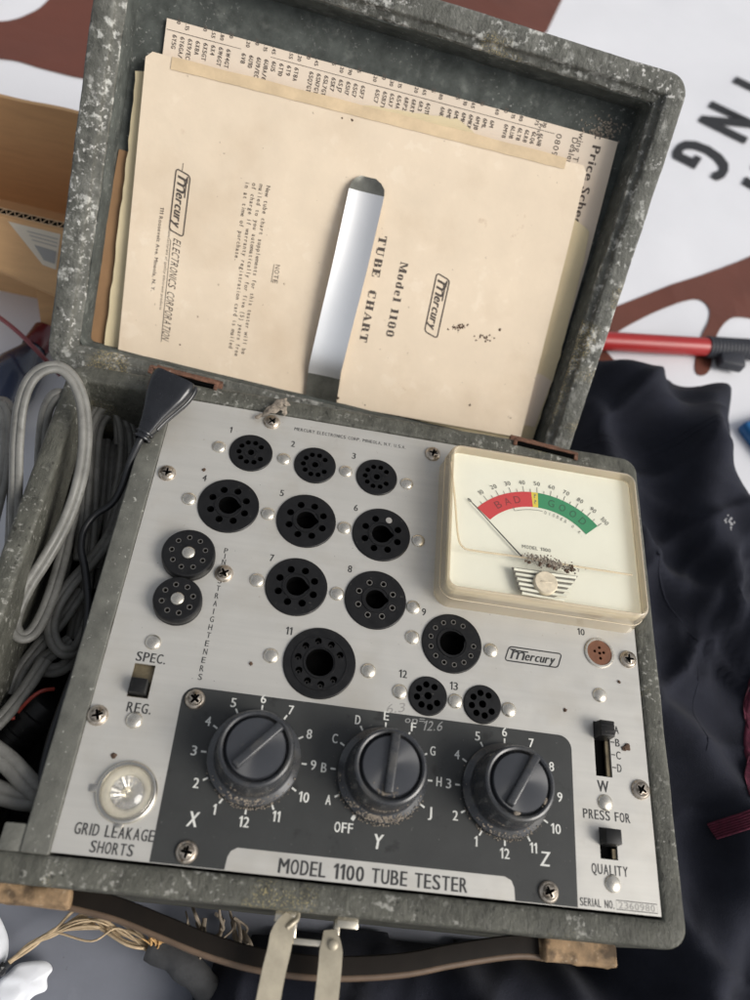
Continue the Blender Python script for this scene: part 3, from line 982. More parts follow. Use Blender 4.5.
# ---------------------------------------------------------------- knobs
def dirt_ring(bm, r0, r1, a0, a1, z, n, size, seed):
    rnd = random.Random(seed)
    for _ in range(n):
        a = math.radians(rnd.gauss((a0 + a1) / 2, (a1 - a0) / 4.2)); r = rnd.uniform(r0, r1)
        blob(bm, (r * math.cos(a), r * math.sin(a), z), size * rnd.uniform(0.4, 1.3), 0.45, 0.7, 1, rnd.random() * 20)
for kn, (nm, cx, cy, labs, a0, pa, ab) in enumerate(DIALS):
    k = bpy.data.objects.new('knob', None)
    bm = bmesh.new()
    lathe(bm, [(19.4, 0.3), (19.7, 1.0), (19.7, 2.6), (19.2, 3.2), (17.2, 3.9), (16.6, 4.6), (16.2, 6), (15.6, 18), (15.4, 19.6), (14.9, 20.6), (14.1, 20.9), (13.3, 20.6), (12.9, 19.6), (12.6, 18.4)], seg=64, cap_top=False)
    body = obj('knob', bm, KNOB, tester, smooth=35)
    bpy.data.objects.remove(k)
    body.location = (cx * .001, cy * .001, 0)
    body.rotation_euler = (0, 0, math.radians(pa))
    bm = bmesh.new()
    lathe(bm, [(12.65, 18.4), (12.2, 18.6), (12.0, 20.8), (11.6, 21.5), (8, 21.9), (0.2, 22.1)], seg=64)
    obj('knob_cap', bm, KNOBCAP, body, smooth=35)
    bm = bmesh.new()
    rbox(bm, -11.2, 13.0, -2.1, 2.1, 20.6, 24.6, 0.7, 3, taper=0.35)
    obj('pointer_bar', bm, KNOB, body, smooth=50)
    bm = bmesh.new()
    rel = lambda a: a - pa
    dirt_ring(bm, 16.8, 19.6, rel(-150), rel(-30), 3.5, (110, 330, 130)[kn], 0.30, 3 + kn)
    dirt_ring(bm, 16.6, 18.0, rel(-130), rel(-55), 3.8, (30, 90, 20)[kn], 0.5, 43 + kn)
    dirt_ring(bm, 15.5, 16.2, rel(-140), rel(-40), 10, (24, 60, 26)[kn], 0.3, 31 + kn)
    dirt_ring(bm, 19.2, 20.8, rel(-160), rel(-20), 0.4, 110, 0.3, 13 + kn)
    if kn == 1: dirt_ring(bm, 8.5, 12.2, rel(-125), rel(-70), 21.8, 60, 0.32, 55)
    if kn == 2: dirt_ring(bm, 11.5, 12.4, rel(-106), rel(-92), 20.8, 3, 1.1, 56); dirt_ring(bm, 12.2, 12.9, rel(-45), rel(-20), 20.4, 8, 0.5, 57)
    obj('dust', bm, DIRT, body)

# ---------------------------------------------------------------- slide switches
for nm, (x0, x1, y0, y1) in SLOTS.items():
    bm = bmesh.new()
    rbox(bm, x0 - 2, x1 + 2, y0 - 2, y1 + 2, -5, -2.4)
    sw = obj('slide_switch', bm, SLOTMETAL if nm == 'spec' else HOLE, tester)
    tl = {'spec': (x0 + 0.5, x1 - 0.9, y0 + 0.8, y0 + 7.6), 'w': (x0 + 0.1, x1 - 0.1, y1 - 8.2, y1 - 0.4), 'press': (x0 - 0.1, x1 - 0.1, y1 - 7.4, y1 - 0.6)}[nm]
    h = {'spec': 5.0, 'w': 6.8, 'press': 6.2}[nm]
    bm = bmesh.new()
    rbox(bm, *tl, -2.4, h, 0.45, 2, taper=0.35)
    if nm == 'w':
        for i in range(4):
            rbox(bm, tl[0] + 0.5, tl[1] - 0.5, tl[2] + 1.2 + i * 1.7, tl[2] + 1.9 + i * 1.7, h - 0.2, h + 0.3, 0.1, 1)
    obj('slider', bm, SLIDE, sw, smooth=40)
    if nm in ('w', 'press'):
        bm = bmesh.new()
        rbox(bm, x1 - 2.2, x1 - 0.2, y0 + 0.4, y1 - 8, -2.4, -0.9, 0.2, 1)
        obj('slot_edge', bm, SLOTMETAL, sw)

# ---------------------------------------------------------------- indicator lamp
lamp = bmesh.new()
lathe(lamp, [(12.1, 0.0), (12.1, 0.6), (11.7, 1.3), (11.0, 1.6), (10.2, 1.3), (10.0, 0.5)], seg=56, cap_top=False)
rbox(lamp, -14.6, -11.6, -1.4, 1.4, 0.02, 0.9, 0.3, 2)
rbox(lamp, -1.6, 1.6, -13.4, -11.4, 0.02, 0.9, 0.3, 2)
lp = obj('indicator_lamp', lamp, CHROME, tester, smooth=45)
lp.location = (LX * .001, LY * .001, 0)
bm = bmesh.new()
lathe(bm, [(10.6, 0.4), (10.5, 1.8), (9.6, 4.2), (7.6, 6.3), (4.6, 7.7), (1.4, 8.2), (0.1, 8.25)], seg=56)
obj('lens', bm, CLEAR, lp, smooth=60)
bm = bmesh.new()
n = 32
rings_ = []
for (r, z) in ((6.4, -0.4), (5.2, -1.4), (3.4, -2.6), (1.6, -3.6), (1.0, -3.7)):
    rings_.append([bm.verts.new((r * math.cos(2 * PI * i / n), r * math.sin(2 * PI * i / n), z + (0.5 if i % 2 else -0.2) * (r / 6.4))) for i in range(n)])
for a, b in zip(rings_, rings_[1:]): loop_faces(bm, a, b)
bm.faces.new(rings_[-1])
obj('reflector', bm, REFLECT, lp)
bm = bmesh.new()
lathe(bm, [(1.6, -3.6), (2.0, -1), (2.2, 1.2), (1.7, 2.8), (0.7, 3.6), (0.1, 3.7)], seg=20)
obj('bulb', bm, CLEAR, lp, smooth=60)
bm = bmesh.new()
lathe(bm, [(9.9, 0.3), (8.6, 0.5), (7.4, 0.2), (6.5, -0.3), (6.3, -1.2)], seg=48, cap_top=False)
obj('lamp_cup', bm, mat('cream lamp cup', (0.52, 0.50, 0.45), 0.45, var=0.15, vscale=150), lp, smooth=60)

# ---------------------------------------------------------------- meter
meter = bmesh.new()
# translucent side walls with a rounded front edge
ring(meter, (145.4, 251.4, 124.8, 211.8), 8,
     [(0, 0.05), (0.4, 3), (1.0, 10), (1.5, 15), (2.0, 17.0), (2.7, 18.0), (3.2, 18.25), (3.6, 18.1), (3.8, 17.5), (3.9, 11.8)], n=8, side=3)
mt = obj('meter', meter, CREAM, tester, smooth=45)
for zz, ins in ((9.0, 0.75),):
    bm = bmesh.new()
    o_ = rrect(145.4 + ins, 251.4 - ins, 124.8 + ins, 211.8 - ins, 7.5, 8, 3)
    pts = [Vector((p.x, p.y, zz)) for p in o_]; pts.append(pts[0])
    sweep(bm, pts, [(0.2 * math.cos(k * PI / 3), 0.2 * math.sin(k * PI / 3)) for k in range(6)], cap=False)
    obj('moulding_line', bm, CREAMOLD, mt, smooth=60)
bm = bmesh.new()
plate(bm, rrect(149.0, 247.8, 128.4, 208.2, 3, 4), [], 12.3, 4)
obj('dial_plate', bm, DIAL, mt)
bm = bmesh.new()
plate(bm, rrect(148.9, 247.9, 128.3, 208.3, 3.2, 4), [], 17.6, 0.02)
obj('front_pane', bm, CLEARM, mt)
ZD = 12.5
MC = Vector((196.0, 147.9)); RO, RI = 43.2, 34.2
def arc_band(a0, a1, m, nm):
    bm = bmesh.new()
    n = max(2, int(abs(a1 - a0) / 2))
    A, B = [], []
    for i in range(n + 1):
        a = math.radians(a0 + (a1 - a0) * i / n)
        A.append(bm.verts.new((MC.x + RO * math.cos(a), MC.y + RO * math.sin(a), ZD)))
        B.append(bm.verts.new((MC.x + RI * math.cos(a), MC.y + RI * math.sin(a), ZD)))
    for i in range(n): bm.faces.new((A[i], B[i], B[i + 1], A[i + 1]))
    obj(nm, bm, m, mt)
AR0, AY0, AG0, AG1 = 139.0, 94.8, 90.0, 42.0
arc_band(AR0, AY0, RED, 'red_band')
arc_band(AY0, AG0, YELLOW, 'yellow_band')
arc_band(AG0, AG1, GREEN, 'green_band')
bm = bmesh.new()
for i in range(21):
    a = math.radians(AR0 - (AR0 - AG1) * i / 20)
    r1 = RO + (3.2 if i % 2 == 0 else 1.8)
    ribbon(bm, [(MC.x + RO * math.cos(a), MC.y + RO * math.sin(a)), (MC.x + r1 * math.cos(a), MC.y + r1 * math.sin(a))], 0.28, ZD + 0.05)
    if i % 2 == 0:
        text(bm, str(i * 5), MC.x + (RO + 5.6) * math.cos(a), MC.y + (RO + 5.6) * math.sin(a), 2.5, None, ang=math.degrees(a) - 90, z=ZD + 0.05, cond=0.8, bold=-0.008)
for i, ch in enumerate('?'):
    a = math.radians(92.4)
    for dr_ in (-1.8, 1.8): text(bm, ch, MC.x + (39.15 + dr_) * math.cos(a), MC.y + (39.15 + dr_) * math.sin(a), 2.4, 1.3, ang=2, z=ZD + 0.08)
pth = [(MC.x + rr * math.cos(math.radians(a)), MC.y + rr * math.sin(math.radians(a))) for rr, a in [(35.1, 113), (32.5, 113)] + [(32.5, 113 - 3 * i) for i in range(1, 10)]]
ribbon(bm, pth, 0.28, ZD + 0.05)
for i, ch in enumerate('DIODES O.K.'):
    if ch == ' ': continue
    a = math.radians(83 - i * 4.0)
    text(bm, ch, MC.x + 32.1 * math.cos(a), MC.y + 32.1 * math.sin(a), 1.8, None, ang=math.degrees(a) - 90, z=ZD + 0.05, cond=0.8)
text(bm, 'MODEL 1100', *q2(536.5, 548.5, 12.5), 1.9, 15.0, ang=0, z=ZD + 0.05)
obj('dial_lettering', bm, mat('grey dial print', (0.13, 0.13, 0.12), 0.6), mt, recalc=False)
for s_, ac, cm in (('BAD', 115.5, mat('dark red print', (0.20, 0.012, 0.016), 0.6)), ('GOOD', 65.5, mat('dark green print', (0.006, 0.085, 0.04), 0.6))):
    bm = bmesh.new()
    for i, ch in enumerate(s_):
        a = math.radians(ac - (i - (len(s_) - 1) / 2) * (8.4 if s_ == 'BAD' else 9.2))
        r = (RO + RI) / 2
        text(bm, ch, MC.x + r * math.cos(a), MC.y + r * math.sin(a), 4.2, 3.4, ang=math.degrees(a) - 90, z=ZD + 0.08)
    obj('band_lettering', bm, cm, mt, recalc=False)
bm = bmesh.new()
p0, p1 = at(522, 557, 13.6), at(468, 498.5, 13.6)
d_ = (p1 - p0).normalized(); nn = Vector((-d_.y, d_.x, 0))
q = [p0 + nn * 0.35, p0 - nn * 0.35, p1 - nn * 0.12, p1 + nn * 0.12]
v1 = [bm.verts.new(x) for x in q]; v2 = [bm.verts.new(x + Vector((0, 0, 0.3))) for x in q]
loop_faces(bm, v1, v2); bm.faces.new(v2)
obj('needle', bm, INK, mt)
# lower cover: clear moulded step with the fan of louvres and a round boss over the movement
bm = bmesh.new()
edge = [at(u, v, 17.7) for u, v in ((451, 462), (455, 500), (458, 535), (463, 547), (476, 551), (520, 557), (580, 567), (632, 575))]
sweep(bm, catmull(edge, 6), [(0.55 * math.cos(k * PI / 4), 0.4 * math.sin(k * PI / 4)) for k in range(8)])
obj('window_edge', bm, CREAM, mt, smooth=60)
bm = bmesh.new()
for i in range(6):
    a0_ = at(514 + i * 1.6, 569 + i * 4.8, 16.6); b0_ = at(576 - i * 2.4, 577.5 + i * 4.6, 16.6)
    tube(bm, [a0_, (a0_ + b0_) / 2 + Vector((0, -0.2, 0)), b0_], 0.75, 6, 4)
obj('louvres', bm, DIAL, mt, smooth=60)
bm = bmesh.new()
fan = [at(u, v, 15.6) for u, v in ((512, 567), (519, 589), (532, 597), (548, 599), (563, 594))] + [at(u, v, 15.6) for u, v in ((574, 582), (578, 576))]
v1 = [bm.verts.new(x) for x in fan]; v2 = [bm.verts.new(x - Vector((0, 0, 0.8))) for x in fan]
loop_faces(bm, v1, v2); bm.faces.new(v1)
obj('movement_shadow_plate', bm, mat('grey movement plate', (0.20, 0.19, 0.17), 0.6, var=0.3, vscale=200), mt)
bm = bmesh.new()
q = at(545, 583.5, 17)
lathe(bm, [(6.0, 15.8), (6.0, 18.2), (5.5, 18.8), (0.2, 19.0)], q.x, q.y, 32)
rbox(bm, q.x - 2.8, q.x + 2.8, q.y - 0.35, q.y + 0.35, 18.9, 19.15, 0.1, 1)
obj('zero_screw', bm, mat('cream boss', (0.62, 0.54, 0.40), 0.4, var=0.2, vscale=300), mt, smooth=45)

# ---------------------------------------------------------------- hinges on the back rim
def hinge(pix, z, slot):
    bm = bmesh.new()
    a, b = at(*pix[0], z), at(*pix[1], z)
    d = (b - a); Ln = d.length; d.normalize()
    mx = Matrix.Translation(a) @ Matrix.Rotation(math.atan2(d.y, d.x), 4, 'Z')
    rbox(bm, 0, Ln, -0.9, 0.9, -1.0, 0.3, 0.3, 2, mx)
    rbox(bm, 0, 2.2, -4.0, -0.8, -1.2, 0.1, 0.4, 2, mx)
    rbox(bm, Ln - 2.2, Ln, -4.0, -0.8, -1.2, 0.1, 0.4, 2, mx)
    rbox(bm, 0.5, Ln - 0.5, 0.8, 9, -14, -9, 0.4, 2, mx)
    rbox(bm, 1, Ln - 1, -0.6, 0.6, -13, -0.8, 0.2, 1, mx)
    bmesh.ops.subdivide_edges(bm, edges=[e for e in bm.edges if e.calc_length() > 12], cuts=14)
    for v in bm.verts: v.co += noise.noise_vector(v.co * 0.5) * 0.5
    h = obj('hinge', bm, RUST, tester, smooth=40)
    bm = bmesh.new()
    rbox(bm, 2.6, Ln - 2.6, -3.4, -1.0, -2.0, -0.2, 0.2, 1, mx)
    obj('hinge_gap', bm, HOLE, h)  # solid black block standing in for the dark of the gap
hinge([(150, 366), (219, 384)], 2.2, 1)
hinge([(514, 438), (578, 454)], 2.2, 1)

# ---------------------------------------------------------------- latch and handle on the front wall
bm = bmesh.new()
def strip(bm, pix, wdt, th, z_of, per=1, up=Vector((0, 0, 1))):
    pts = [at(u, v, z) for (u, v), z in zip(pix, z_of)]
    sweep(bm, catmull(pts, per) if per > 1 else pts, [(-wdt / 2, -th / 2), (wdt / 2, -th / 2), (wdt / 2, th / 2), (-wdt / 2, th / 2)], up)
rbox(bm, 89.5, 98.2, -15.6, -11.5, -12.5, -9.8, 0.5, 2)
rbox(bm, 114.6, 123.4, -15.6, -11.5, -12.5, -9.8, 0.5, 2)
rbox(bm, 96.4, 98.8, -21.6, -12.2, -14.5, -10.4, 0.5, 2)
rbox(bm, 113.8, 116.2, -21.6, -12.2, -14.5, -10.4, 0.5, 2)
rbox(bm, 96.8, 116.0, -22.8, -20.4, -14.9, -9.9, 0.6, 2)
latch = obj('latch', bm, BRASS, tester, smooth=40)
for pix, hook in (([(291, 916), (283, 930), (279, 950), (273, 975), (266, 1012)], 1), ([(330, 930), (331, 945), (330, 965), (328, 985), (325, 1012)], 0)):
    bm = bmesh.new()
    zs = (-10.0, -9.2, -9, -9.4, -10)
    pts = catmull([at(u, v, z) for (u, v), z in zip(pix, zs)], 6)
    sweep(bm, pts, [(-4.1, -0.7), (4.1, -0.7), (4.1, 0.7), (-4.1, 0.7)], scale=lambda t: 0.62 + 0.5 * min(1, t * 3.0))
    if hook:
        tube(bm, [at(287, 928, -9), at(293, 923, -9), at(297, 919, -10), at(298, 913, -11)], 1.1, 8, 5)
    else:
        q = at(333, 945, -8.6)
        lathe(bm, [(2.0, -9), (2.0, -7.9), (1.5, -7.5), (0.2, -7.4)], q.x, q.y, 16)
    bmesh.ops.bevel(bm, geom=[e for e in bm.edges if e.is_manifold and e.calc_face_angle(0) > 1.2], offset=0.25, segments=1, affect='EDGES')
    obj('prong', bm, PRONG, latch, smooth=40)
hd = bmesh.new()
hp = catmull([at(u, v, -24) for u, v in ((60, 893), (78, 897), (120, 908), (165, 926), (210, 944), (265, 959), (330, 966), (400, 963), (455, 953), (510, 945), (545, 946))], 8)
sweep(hd, hp, [(-3.6, -1.6), (-3.2, -2.6), (0, -3.0), (3.2, -2.6), (3.6, -1.6), (3.6, 1.8), (3.2, 2.4), (0, 2.6), (-3.2, 2.4), (-3.6, 1.8)])
handle = obj('carry_handle', hd, STRAP, tester, smooth=50)
hd = bmesh.new()
sweep(hd, [p + Vector((0, -3.9, 0.8)) for p in hp], [(1.6 * math.cos(k * PI / 4), 1.9 * math.sin(k * PI / 4)) for k in range(8)])
obj('handle_piping', hd, STRAPEDGE, handle, smooth=60)
for x0, x1, y0, y1 in ((-40, 8.5, -18.0, -10.6), (204, 237, -20.2, -10.2)):
    bm = bmesh.new()
    rbox(bm, x0, x1, y0, y1, -32, -17, 1.8, 3)
    bmesh.ops.subdivide_edges(bm, edges=[e for e in bm.edges if e.calc_length() > 9], cuts=10)
    for v in bm.verts: v.co += noise.noise_vector(v.co * 0.25) * 1.3 + noise.noise_vector(v.co * 0.9) * 0.4
    obj('leather_loop', bm, TAN, handle, smooth=50)

# ---------------------------------------------------------------- lid
LU = Vector((.064, .684, .727)).normalized()
LW = Vector((.998, -.046, -.045)); LW = (LW - LU * LW.dot(LU)).normalized()
LN = LW.cross(LU)
LO = Vector((-0.0682, 0.4152, 0.1392)) - LU * 0.238
LM = Matrix(((LW.x, LU.x, LN.x, LO.x), (LW.y, LU.y, LN.y, LO.y), (LW.z, LU.z, LN.z, LO.z), (0, 0, 0, 1)))
def lid_at(u, v, n):
    """lid coordinates (a across, s up, n) in mm seen at a photo pixel on the plane n"""
    d = RX * ((u - 375) / 757.0) + RY * ((v - 500) / 757.0) + RZ
    p0 = LO + LN * (n * .001)
    k = (p0 - CP).dot(LN) / d.dot(LN)
    P = (CP + d * k - p0) * 1000
    return Vector((P.dot(LW), P.dot(LU), n))
bm = bmesh.new()
ring(bm, (0, 317, 0, 238), 12,
     [(2.5, -30), (0.6, -27), (0, -15), (0, -1.6), (0.4, -0.4), (1.4, 0.1), (4, 0.2), (8, 0.2), (10.6, 0), (11.4, -0.6), (11.8, -2.2), (13.0, -3.4), (15.2, -3.8), (15.9, -5), (16.2, -25)],
     n=7, side=90, wob=0.35, cap_first=True, seed=9)
lid = obj('lid', bm, LEATHER_LID, tester, smooth=50, mx=LM)
bm = bmesh.new()
rbox(bm, 10, 307, 10, 228, -26.5, -24.6)
n_ = bm
bmesh.ops.subdivide_edges(n_, edges=[e for e in n_.edges if e.calc_length() > 90], cuts=30, use_grid_fill=True)
for v in n_.verts: v.co.z += noise.noise(v.co * 0.05) * 0.5
obj('lid_lining', n_, LINING, lid)
bm = bmesh.new()
ring(bm, (15.6, 301.4, 15.6, 222.4), 4, [(0, -5.4), (0.5, -5.2), (0.9, -6), (1.0, -24.9)], n=4, side=40, wob=0.35, seed=4)
obj('lid_side_lining', bm, LINING, lid, smooth=50)

bm = bmesh.new(); rnd = random.Random(17)
for i in range(150):
    a = rnd.gauss(284, 6); b_ = rnd.gauss(206, 3.5) + (a - 284) * 0.2
    blob(bm, (min(a, 298), min(b_, 219), -24.3), rnd.uniform(0.2, 0.8), 0.35, 0.8, 1, i * .3)
obj('dust_patch', bm, DIRT, lid)

# spring clip that holds the papers, rising from the lid's hinge side
clip = bmesh.new()
CA = lambda u, v, n: lid_at(u, v, n)
path = [CA(318.5, 418, -13.4), CA(320.5, 403, -13.0), CA(322.6, 388, -12.6), CA(324.2, 376, -12.0), CA(325, 369, -11.2), CA(331.5, 342, -9.4), CA(338, 315, -8.2), CA(344.7, 288, -7.5), CA(351.4, 260, -7.4), CA(358.2, 230, -8.2), CA(365, 200, -10.2), CA(366.6, 192.5, -10.8), CA(368, 186, -11.8), CA(368.6, 181, -12.8), CA(368.8, 177.3, -13.6)]  # bow along the length put in to grade the reflection
across = Vector((1, 0.03, 0))
wds = [19.2, 19.4, 19.6, 19.8, 19.8, 19.9, 20, 20.1, 20.2, 20.3, 20.4, 20.4, 19.2, 15, 8.5]
tops, bots = [], []
for p, wd in zip(path, wds):                       # slight dish put in across the width so the left side catches the sun
    row = [(f_, 1.0 * f_ * f_ - 0.5) for f_ in (-1, -0.66, -0.33, 0, 0.33, 0.66, 1)]
    tops.append([clip.verts.new(p + across * (f_ * wd / 2) + Vector((0, 0, dz))) for f_, dz in row])
    bots.append([clip.verts.new(p + across * (f_ * wd / 2) + Vector((0, 0, dz - 0.8))) for f_, dz in row])
for a, b in zip(tops, tops[1:]):
    for i in range(6): clip.faces.new((a[i], a[i + 1], b[i + 1], b[i]))
for a, b in zip(bots, bots[1:]):
    for i in range(6): clip.faces.new((a[i], b[i], b[i + 1], a[i + 1]))
for q in range(len(tops) - 1):
    for e_ in (0, 6): clip.faces.new((tops[q][e_], tops[q + 1][e_], bots[q + 1][e_], bots[q][e_]))
for q in (0, len(tops) - 1): clip.faces.new(tops[q] + bots[q][::-1])
cl = obj('document_clip', clip, ALU, lid, smooth=30)
cl.data.materials.append(ALUDARK)
for f in cl.data.polygons:
    c = f.center * 1000
    if c.y < CA(324.5, 373, -11.5).y or c.y > CA(366, 193, -11).y: f.material_index = 1  # bent foot and tip get the darker copy, shade put into colour

# ------------------------------------------------------------------ papers in the lid (things of their own)
def lidpaper(name, label_, cat, outline, n_of, thick, m, cell=12, ragged=0.0):
    """sheet in lid coordinates with an outline (pixels already mapped) and a height field n_of(a, s)"""
    root = thing(name, label_, cat)
    root.matrix_world = LM
    pts = []
    for i, p in enumerate(outline):
        q = outline[(i + 1) % len(outline)]
        k = max(1, int((q - p).length / 5))
        pts += [p.lerp(q, t / k) for t in range(k)]
    if ragged:
        pts = [p + Vector(noise.noise_vector(Vector((p.x * .2, p.y * .2, 1)))[:2]) * ragged for p in pts]
    n = len(pts)
    vs = list(pts)
    xs = [p.x for p in pts]; ys = [p.y for p in pts]
    def inside(x, y):
        c = False
        for i in range(n):
            a, b = pts[i], pts[i - 1]
            if (a.y > y) != (b.y > y) and x < (b.x - a.x) * (y - a.y) / (b.y - a.y) + a.x: c = not c
        return c
    x = min(xs) + cell / 2
    while x < max(xs):
        y = min(ys) + cell / 2
        while y < max(ys):
            if inside(x, y): vs.append(Vector((x, y)))
            y += cell
        x += cell
    V, E_, F, *_ = delaunay_2d_cdt(vs, [(i, (i + 1) % n) for i in range(n)], [], 2, 1e-4)
    bm = bmesh.new()
    tv = [bm.verts.new((v.x, v.y, n_of(v.x, v.y))) for v in V]
    for f in F: bm.faces.new([tv[i] for i in f])
    a = [bm.verts.new((p.x, p.y, n_of(p.x, p.y))) for p in pts]
    b = [bm.verts.new((p.x, p.y, n_of(p.x, p.y) - thick)) for p in pts]
    loop_faces(bm, a, b)
    bm.faces.new(b)
    return root, bm
V2 = lambda p: Vector((p.x, p.y))

# brown card against the lid floor, left edge showing
o_, bm = lidpaper('brown_card', 'plain brown card standing at the back of the papers, its left edge showing', 'card',
                  [Vector((13.5, 4)), Vector((200, 10)), Vector((200, 126)), V2(lid_at(119, 149, -23.7))], lambda a, s: -23.7 + 0.3 * noise.noise(Vector((a * .02, s * .02, 0))), 0.6, BROWNCARD)
obj('card_sheet', bm, BROWNCARD, o_)
# price list
PL = [V2(lid_at(167, 18, -22.6)), V2(lid_at(618, 142, -22.6)), V2(lid_at(600, 214, -21.8)), V2(lid_at(588, 262, -20.4)), Vector((299, 60)), Vector((297, 30)), Vector((40, 12)), V2(lid_at(160, 75, -22.6))][::-1]
pl_n = lambda a, s: -22.6 + 0.25 * noise.noise(Vector((a * .03, s * .03, 2))) + max(0, (150 - s)) * 0.02
o_, bm = lidpaper('price_list', 'printed tube price list sheet sticking up behind the tan booklet', 'price list', PL, pl_n, 0.3, LISTPAPER)
obj('list_sheet', bm, LISTPAPER, o_)
plist = o_
# cream folder, seen left and right of the booklet
fo_n = lambda a, s: -20.8 + 0.3 * noise.noise(Vector((a * .03, s * .03, 5)))
FO = [V2(lid_at(103, 358, -20.8)), Vector((60, 6)), Vector((285, 16)), V2(lid_at(532, 442, -20.4)), V2(lid_at(548, 395, -20.4)), V2(lid_at(556, 372, -20.4)), V2(lid_at(582, 270, -20.4)), V2(lid_at(590, 232, -20.4)), Vector((200, 190)), V2(lid_at(136, 70, -20.8)), V2(lid_at(128, 150, -20.8))]
o_, bm = lidpaper('card_folder', 'cream card folder behind the booklet, ragged lower right edge', 'folder', FO, fo_n, 0.7, FOLDER, ragged=1.0)
obj('folder_sheet', bm, FOLDER, o_)
# booklet
BK = [lid_at(117, 356, -14.4), lid_at(180, 366, -14.4), lid_at(250, 389, -14.4), lid_at(400, 416, -14.4), lid_at(521, 438, -14.4), lid_at(568, 250, -14.4), lid_at(587, 172, -14.4), lid_at(584, 165, -14.4), lid_at(400, 120, -14.4), lid_at(152, 51, -14.4), lid_at(145, 56, -14.4), lid_at(127, 250, -14.4)]
bk_n = lambda a, s: -14.4 + 0.6 * noise.noise(Vector((a * .012, s * .012, 8))) + 0.12 * noise.noise(Vector((a * .06, s * .06, 3))) - 0.00010 * (a - 155) ** 2 * 0.6
o_, bm = lidpaper('tube_chart_booklet', 'thick tan stained tube chart booklet held in the lid by the metal clip', 'booklet', [V2(p) for p in BK], bk_n, 1.0, PAPER, cell=9)
booklet = o_
obj('cover', bm, PAPER, booklet)
bm = bmesh.new()
for i in range(5):
    ins = 0.5 + (i % 2) * 0.7
    c = Vector((155, 95))
    lp_ = [V2(p) + (c - V2(p)).normalized() * ins for p in BK]
    dense = []
    for k, p in enumerate(lp_):
        q = lp_[(k + 1) % len(lp_)]
        dense += [p.lerp(q, t / 10) for t in range(10)]
    a = [bm.verts.new((p.x, p.y, bk_n(p.x, p.y) - 1.05 - i * 0.95)) for p in dense]
    b = [bm.verts.new((p.x, p.y, bk_n(p.x, p.y) - 1.9 - i * 0.95)) for p in dense]
    loop_faces(bm, a, b); bm.faces.new(a); bm.faces.new(b)
obj('pages', bm, PAGES, booklet)
def on_bk(lift): return lambda X, Y: (X, Y, bk_n(X, Y) + lift)
bm = bmesh.new()
ta, tb = V2(lid_at(171, 62.5, -14.4)), V2(lid_at(566, 163.5, -14.4))
n = 40
dv = (tb - ta).normalized(); nv = Vector((-dv.y, dv.x)) * 3.1
A = [ta.lerp(tb, i / n) + nv * (1 + 0.06 * math.sin(i * 0.9)) for i in range(n + 1)]; B = [ta.lerp(tb, i / n) - nv * (1 + 0.03 * math.sin(i * 1.7)) for i in range(n + 1)]
av = [bm.verts.new((p.x, p.y, bk_n(p.x, p.y) + 0.35)) for p in A]; bv = [bm.verts.new((p.x, p.y, bk_n(p.x, p.y) + 0.35)) for p in B]
for i in range(n): bm.faces.new((av[i], bv[i], bv[i + 1], av[i + 1]))
obj('binding_strip', bm, TAPE, booklet)

RD = -87.2   # reading direction of the booklet's print in lid coordinates
mp = on_bk(0.14)
def lab_bk(name, rows, m=INKSOFT):
    bm = bmesh.new()
    for r in rows: text(bm, mapf=mp, **r)
    obj(name, bm, m, booklet, recalc=False)
d_ = Vector((math.cos(math.radians(RD)), math.sin(math.radians(RD)))); up_ = Vector((-d_.y, d_.x))
def lid_mid(u, v): p = lid_at(u, v, -14.4); return p.x, p.y
# paragraph
x0, y0 = lid_mid(268.5, 186)
rows = ['New tube chart supplements for this tester will be', 'mailed to you automatically for five (5) years free', 'of charge if warranty registration card is mailed', 'in at time of purchase.']
bm = bmesh.new()
for i, s in enumerate(rows):
    q = Vector((x0, y0)) - up_ * (3.95 * i)
    text(bm, s, q.x, q.y, 2.35, len(s) * 1.93, ang=RD, mono=True, align='L', mapf=mp, bold=0.014)
obj('note_text', bm, INKSOFT, booklet, recalc=False)
bm = bmesh.new()
q = Vector(lid_mid(276.5, 274))
text(bm, 'NOTE', q.x, q.y, 2.6, 10.5, ang=RD, mapf=mp)
ribbon(bm, [q - up_ * 2.2 - d_ * 5.2, q - up_ * 2.2 + d_ * 5.2], 0.3, 0, mapf=mp)
obj('note_heading', bm, INKSOFT, booklet, recalc=False)
bm = bmesh.new()
q = Vector(lid_mid(179.5, 203))
logo(bm, q.x, q.y, 33, 8.2, RD, mapf=on_bk(0.16))
e = Vector(lid_mid(171, 291))
text(bm, 'ELECTRONICS CORPORATION', e.x, e.y, 4.3, 58, ang=RD, shear=0.3, mapf=mp, bold=-0.012)
u0 = Vector(lid_mid(170.5, 240)); u1 = Vector(lid_mid(161, 342))
ribbon(bm, [u0, u1], 0.35, 0, mapf=mp)
u0 = Vector(lid_mid(183, 163)); ribbon(bm, [u0, u0 + d_ * 4], 0.35, 0, mapf=mp)
e = Vector(lid_mid(165, 270)); text(bm, 'manufacturers of quality electronic products', e.x, e.y, 1.5, 46, ang=RD, shear=0.25, mapf=mp, even=False)
obj('maker_heading', bm, INKSOFT, booklet, recalc=False)
e = Vector(lid_mid(157, 250)); lab_bk('maker_address', [dict(s='111 Roosevelt Ave. Mineola, N. Y.', cx=e.x, cy=e.y, h=2.0, w=47, ang=RD, bold=0.02, even=False)])
bm = bmesh.new()
q = Vector(lid_mid(437, 306)); logo(bm, q.x, q.y, 34.5, 8.4, RD, mapf=on_bk(0.16))
obj('maker_logo', bm, INKSOFT, booklet, recalc=False)
bm = bmesh.new()
q = Vector(lid_mid(397, 300)); fat_serif(bm, 'Model 1100', q.x, q.y, 4.6, 44, RD, mp)
obj('model_heading', bm, INKSOFT, booklet, recalc=False)
bm = bmesh.new()
